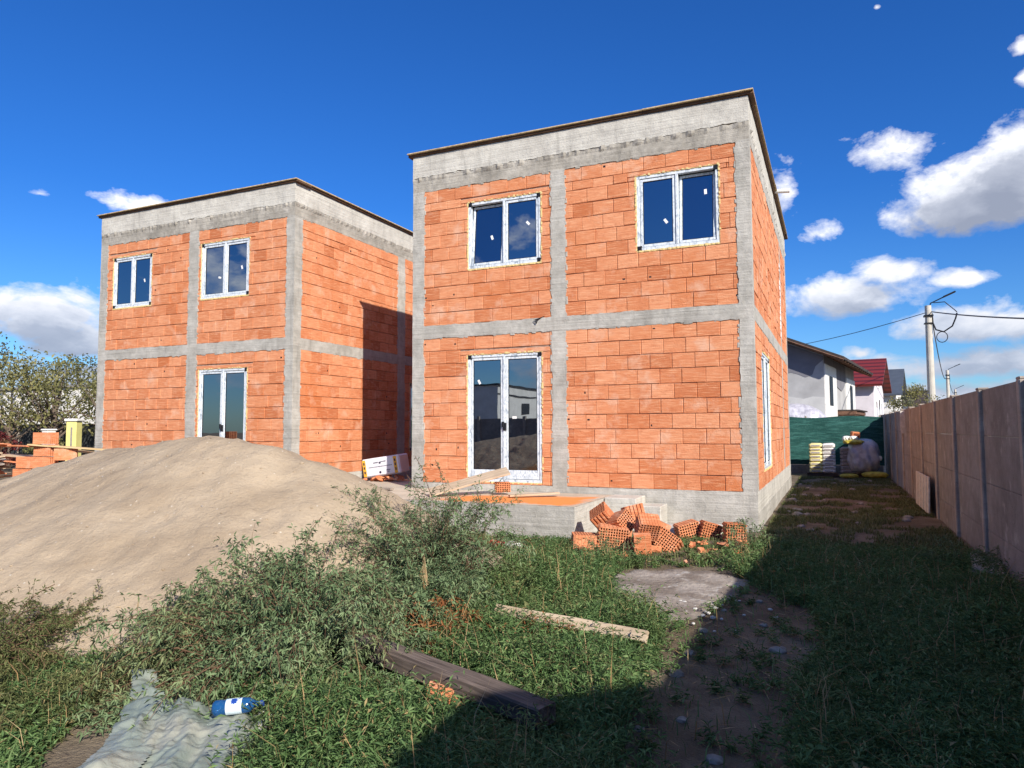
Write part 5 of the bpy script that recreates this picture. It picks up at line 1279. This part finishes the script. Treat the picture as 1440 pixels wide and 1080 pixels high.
def gable_house(name, A, ang, depth, width, eave, ridge, wallm, roofm, label, over=.5, wins=(), chim=False, ridge_along='width'):
    """A: near right corner on the ground; right wall runs depth metres at angle ang from +Y (clockwise); ridge runs along the width"""
    root = empty(name, (A[0], A[1], 0), -ang, label, 'house')
    # local: x to the left is negative, y away
    mb = MB(); hw = depth / 2
    prof = [(0, 0), (0, eave), (hw, ridge), (depth, eave), (depth, 0)]
    vs = [(0, y, z) for y, z in prof] + [(-width, y, z) for y, z in prof]
    fs = [(0, 4, 3, 2, 1), (5, 6, 7, 8, 9)] + [(k, k + 1, 6 + k, 5 + k) for k in range(4)]
    mb.add(vs, [f[::-1] for f in fs], wallm); mb.build('wall', root)
    mb = MB(); sl = (ridge - eave) / hw; e = over
    for s in (0, 1):
        ya, yb = (-e, hw) if s == 0 else (depth + e, hw); za, zb = eave - sl * e, ridge; t = .14
        vs = [(e, ya, za + .05), (e, yb, zb + .05), (-width - e, yb, zb + .05), (-width - e, ya, za + .05), (e, ya, za + .05 + t), (e, yb, zb + .05 + t), (-width - e, yb, zb + .05 + t), (-width - e, ya, za + .05 + t)]
        mb.add(vs, [(0, 1, 2, 3), (7, 6, 5, 4), (0, 4, 5, 1), (1, 5, 6, 2), (2, 6, 7, 3), (3, 7, 4, 0)], roofm)
    mb.build('roof', root)
    W = Wall((0, 0, 0), (0, 1, 0), (1, 0, 0))
    for (u0, u1, z0, z1) in wins:
        mb = MB(); quad_box(mb, W, u0, u1, z0, z1, -.05, .04, 'white', .5, .01); o = mb.build('window', root); mb = MB(); quad_box(mb, W, u0 + .1, u1 - .1, z0 + .1, z1 - .1, -.02, .045, 'glass', .5); mb.build('pane', o)
    if chim: mb = MB(); mb.box((-width * .4, hw + .8, ridge + .1), (.6, .6, 1.4), 'fence', ch=.02); mb.build('chimney', root)
    return root
gable_house('house', (2.45, 50, 0), math.radians(6.5), 10, 8.5, 4.35, 6.2, 'pink_wall', 'tile_red', 'white and pinkish house with a dark red tiled roof behind the green net', .55, ((1.5, 2.4, 2.2, 3.4), (4, 5.2, 2.2, 3.6), (6.5, 7.5, 2.2, 3.4), (4.3, 5.1, 4.3, 5.2)))
gable_house('house', (4.85, 66, 0), math.radians(7), 10, 8.5, 4.4, 6.6, 'white_wall', 'tile_slate', 'white house with a steep slate-grey roof beyond the red-roofed one', .5, ((2, 3.2, 2, 3.4), (6, 7.2, 2, 3.4), (4.4, 5.4, 4.4, 5.4)))
gable_house('house', (8.8, 86, 0), math.radians(7), 10, 6.5, 4.2, 5.6, 'white_wall', 'tile_brown', 'far house with a low brown roof mostly hidden by the small tree', .5, ((3, 4.2, 2, 3.2),), True)
gable_house('house', (14.5, 112, 0), math.radians(7), 10, 8, 3.6, 5.2, 'white_wall', 'tile_brown', 'farthest low house at the end of the row by the poles', .5)
# grey unfinished house: ridge runs away from the viewer, eave on the right
gh = empty('unfinished_house', (-.27, 35.5, 0), -math.radians(8.3), 'grey unfinished two-storey house with patchy plaster and brown eaves', 'house')
mb = MB(); Wd, Dp, ev = 7.6, 10.5, 4.95; rz_ = ev + .43 * Wd / 2
vs = [(0, 0, 0), (0, 0, ev), (-Wd / 2, 0, rz_), (-Wd, 0, ev), (-Wd, 0, 0)]; vs2 = [(x, Dp, z) for x, y, z in vs]
mb.add(vs + vs2, [(0, 1, 2, 3, 4)[::-1], (5, 6, 7, 8, 9)] + [(k, k + 1, 6 + k, 5 + k)[::-1] for k in range(4)], 'render_grey'); mb.build('wall', gh)
Wg = Wall((-Wd, 0, 0), (1, 0, 0), (0, -1, 0)); Wr = Wall((0, 0, 0), (0, 1, 0), (1, 0, 0))
def ragged(W, poly, d, m, name, th=.02):
    n = len(poly); mb = MB(); vs = [W.p(u, d, z) for u, z in poly] + [W.p(u, d - th, z) for u, z in poly]
    mb.add(vs, [tuple(range(n))] + [(k, (k + 1) % n, n + (k + 1) % n, n + k) for k in range(n)], m); return mb.build(name, gh)
lowz = [(Wd, 4.75), (Wd - .15, 4.62), (Wd - .35, 4.45), (Wd - .5, 4.05), (Wd - .8, 3.95), (Wd - 1.1, 4.1), (Wd - 1.4, 4.2), (Wd - 1.7, 4.15), (Wd - 2.1, 4.4), (Wd - 2.6, 4.5), (0.3, 4.6)]
ragged(Wg, lowz + [(0.3, 5.1), (Wd / 2, rz_ - .1), (Wd, ev - .05)], .012, 'render_dark', 'dark_plaster')
ragged(Wg, [(0.2, .1), (Wd, .1), (Wd, 3.0), (Wd - .5, 3.05), (Wd - .9, 2.95), (Wd - 1.6, 3.08), (Wd - 2.6, 3.0), (0.2, 3.05)], .010, 'render_light', 'light_plaster')
for (a, b_, z0, z1) in ((.05, 3.4, 1.9, 4.55), (.05, 3.4, 0, 1.85), (7.0, 10.4, 0, 4.3), (3.45, 6.95, 0, 2.1)):
    mb = MB(); quad_box(mb, Wr, a, b_, z0, z1, -.02, .06, 'white', None, .01); mb.build('insulation', gh)
ragged(Wr, [(3.4, 3.7), (4.2, 3.6), (5.3, 3.5), (6.2, 3.75), (6.8, 4.1), (6.9, 4.9), (0.1, 4.9), (.1, 4.6), (3.3, 4.6)], .03, 'render_dark', 'dark_plaster')
for (u0, u1, z0, z1) in ((1.1, 2.1, 2.65, 4.05), (8.2, 9.2, 2.45, 3.95)):
    mb = MB(); quad_box(mb, Wr, u0, u1, z0, z1, .0, .075, 'black', .5, .005); o = mb.build('window', gh); mb = MB(); quad_box(mb, Wr, u0 + .08, u1 - .08, z0 + .08, z1 - .08, .03, .085, 'black', .5); mb.build('pane', o)
for u in (4.2, 6.6):
    mb = MB(); quad_box(mb, Wr, u, u + 1.5, .1, 1.0, .0, .072, 'black', .5, .005); mb.tube([Wr.p(u + .75 + .75 * math.cos(t), .02, 1.0 + .35 * math.sin(t)) for t in np.linspace(0, PI, 8)], .05, 'black', 6); mb.build('arch', gh)
mb = MB(); quad_box(mb, Wr, 3.5, 7.3, 2.25, 2.42, .0, .9, 'eave_wood', .5, .02); quad_box(mb, Wr, 3.5, 7.3, 2.43, 2.50, .0, 1.0, 'tile_brown', .5, .02)
for k in range(10): quad_box(mb, Wr, 3.55 + k * .4, 3.63 + k * .4, 2.08, 2.25, .0, .85, 'eave_wood', .5)
mb.build('canopy', gh)
mb = MB(); sl = (rz_ - ev) / (Wd / 2); e = .95
for s in (0, 1):
    xa, xb = (e, -Wd / 2) if s == 0 else (-Wd - e, -Wd / 2); za, zb = ev - sl * e, rz_; t = .12
    vs = [(xa, -.7, za + .12), (xb, -.7, zb + .12), (xb, Dp + .7, zb + .12), (xa, Dp + .7, za + .12)]; vs += [(x, y, z + t) for x, y, z in vs]
    mb.add(vs, [(0, 1, 2, 3), (7, 6, 5, 4), (0, 4, 5, 1), (1, 5, 6, 2), (2, 6, 7, 3), (3, 7, 4, 0)], 'tile_brown')
mb.build('roof', gh)
mb = MB()
for k in range(14):
    y = -.55 + k * (Dp + 1.1) / 13; mb.tube([(e - .05, y, ev - sl * e + .06), (-1.2, y, ev + sl * 1.2 + .06)], .05, 'eave_wood', 4)
mb.tube([(e - .02, -.66, ev - sl * e + .10), (-Wd / 2, -.66, rz_ + .08)], .07, 'eave_wood', 4); mb.build('rafter', gh)
# shed roof edge
drape('grey_sheet', (-1.6, 34.2, 1.6), (1.5, .8, 1.1), 'sheet', 'grey tarpaulin heap in front of the unfinished grey house', 'tarpaulin', 8, 2.2)

# ------------------------------------------------------------------ poles and cables
M['pole'] = m_simple('pole_concrete', (.52, .49, .43), .9, .12, 3)
def pole(x, y, label, h=8.08, lamp=True):
    root = empty('street_lamp', (x, y, 0), 0, label, 'lamp post', 'street lamps along the road'); mb = MB(); mb.tube([(0, 0, -.1), (0, 0, h)], [.21, .155], 'pole', 14); mb.build('pole', root, smooth=False)
    mb = MB(); mb.tube([(.05, 0, h - .25), (.12, 0, h + .12), (.75, 0, h + .42)], .035, 'black', 6); mb.build('arm', root)
    mb = MB(); mb.box((1.0, 0, h + .54), (.62, .2, .08), 'black', rot=Euler((0, -.42, 0)), ch=.02); mb.build('lamp_head', root)
    mb = MB(); mb.tube([(.17, 0, h - .4), (.20, 0, h - .7), (.22, 0, h - 1.3)], .03, 'black', 6); mb.box((0, 0, h - .55), (.44, .44, .08), 'black'); mb.box((0, 0, h - .95), (.42, .42, .05), 'black'); mb.build('bracket', root); return root
pole(4.85, 43.2, 'nearest concrete street lamp post with looped cables above the fence'); pole(12.07, 93, 'second concrete street lamp post down the road'); pole(19.2, 140, 'third and farthest street lamp post down the road')
def cable(pts, r, label, sag=0):
    mb = MB(); P = []
    for a, b_ in zip(pts[:-1], pts[1:]):
        for k in range(12): t = k / 12; q = Vector(a).lerp(Vector(b_), t); q.z -= sag * 4 * t * (1 - t); P.append(q)
    P.append(Vector(pts[-1])); mb.tube(P, r, 'black', 5); o = mb.build('power_cable'); tag(o, label, 'cable'); return o
cable([(5.0, 43.2, 7.75), (6.29, 30.0, 5.42), (7.3, 20.0, 3.9)], .03, 'thick black cable running right from the nearest lamp post', .05)
cable([(4.7, 43.2, 7.7), (-9.0, 62.0, 7.9)], .02, 'thin cable running left from the nearest lamp post over the houses', .5)
cable([(5.0, 43.2, 7.5), (12.0, 93, 7.4)], .03, 'cable dropping from the nearest lamp post towards the second one', 1.4)
cable([(12.1, 93, 7.6), (19.2, 140, 7.6)], .03, 'cable between the second and the farthest lamp post', 1.0)
mb = MB(); cx, cz = 5.42, 6.35
mb.tube([(cx + .25 * math.cos(t), 43.0, cz + .28 * math.sin(t)) for t in np.linspace(0, 2 * PI, 20)], .022, 'black', 5)
mb.tube([(5.05, 43.1, 7.1), (5.15, 43.0, 6.75), (5.5, 43.0, 6.62), (5.9, 43.0, 6.9), (6.05, 42.9, 7.3), (6.1, 42.8, 7.55)], .04, 'black', 6)
mb.tube([(5.1, 43.1, 8.2), (5.6, 43.0, 8.2), (6.0, 42.9, 7.75), (6.1, 42.8, 7.6)], .025, 'black', 5); o = mb.build('cable_loop'); tag(o, 'coiled black cable loop hanging at the nearest lamp post', 'cable loop')

# ------------------------------------------------------------------ behind the camera (seen in the glass, casting the front shadow)
nb = empty('shadow_block', (2.9, 0, 0), 0, 'unseen block beyond the fence behind the viewer, outline shaped to cast the front shadow', 'shadow caster')  # added out of view, outline shaped to give the front shadow its edge
prof = [(3.0, 0), (3.0, 2.3), (1.2, 3.0), (.4, 3.28), (0, 3.48), (-.3, 3.66), (-.58, 3.78), (-1.2, 3.76), (-1.8, 3.7), (-7, 3.7), (-7, 0)]
mb = MB(); n = len(prof); vs = [(0, y, z) for y, z in prof] + [(5, y, z) for y, z in prof]
mb.add(vs, [tuple(range(n)), tuple(range(n, 2 * n))[::-1]] + [(k, (k + 1) % n, n + (k + 1) % n, n + k) for k in range(n)], 'render_grey'); mb.build('wall', nb)
mb = MB(); mb.box((-11, -4.5, 1.0), (26, .08, 2.1), 'fence')
yf = empty('street_fence', (-11, -4.5, 0), 0, 'dark front fence of the yard behind the viewer', 'fence'); o = mb.build('panel', yf); o.matrix_parent_inverse = Matrix.Translation(-yf.location)
for k in range(12): mb = MB(); mb.box((-23 + k * 2.2, -4.42, 1.05), (.12, .12, 2.2), 'fence_post'); o = mb.build('post', yf); o.matrix_parent_inverse = Matrix.Translation(-yf.location)
rb = empty('building', (-24, -13, 0), 0, 'pale flat-roofed building across the street, reflected in the glazed door', 'building'); I = Matrix.Translation(-rb.location)
mb = MB(); mb.box((-24.7, -26, 2.05), (14.6, 26, 4.1), 'white_wall'); o = mb.build('wall', rb); o.matrix_parent_inverse = I
mb = MB(); mb.box((-24.7, -26, 4.14), (14.8, 26.2, .10), 'black'); o = mb.build('roof', rb); o.matrix_parent_inverse = I
Wn = Wall((-17.4, -39, 0), (0, 1, 0), (1, 0, 0))
for k in range(5): mb = MB(); quad_box(mb, Wn, 3 + k * 4.6, 4.1 + k * 4.6, 2.5, 3.2, -.02, .04, 'black', .5, .01); o = mb.build('window', rb); o.matrix_parent_inverse = I
mb = MB(); quad_box(mb, Wn, 0, 26, 3.55, 3.62, .0, .05, 'black', .5, .01); o = mb.build('cornice', rb); o.matrix_parent_inverse = I
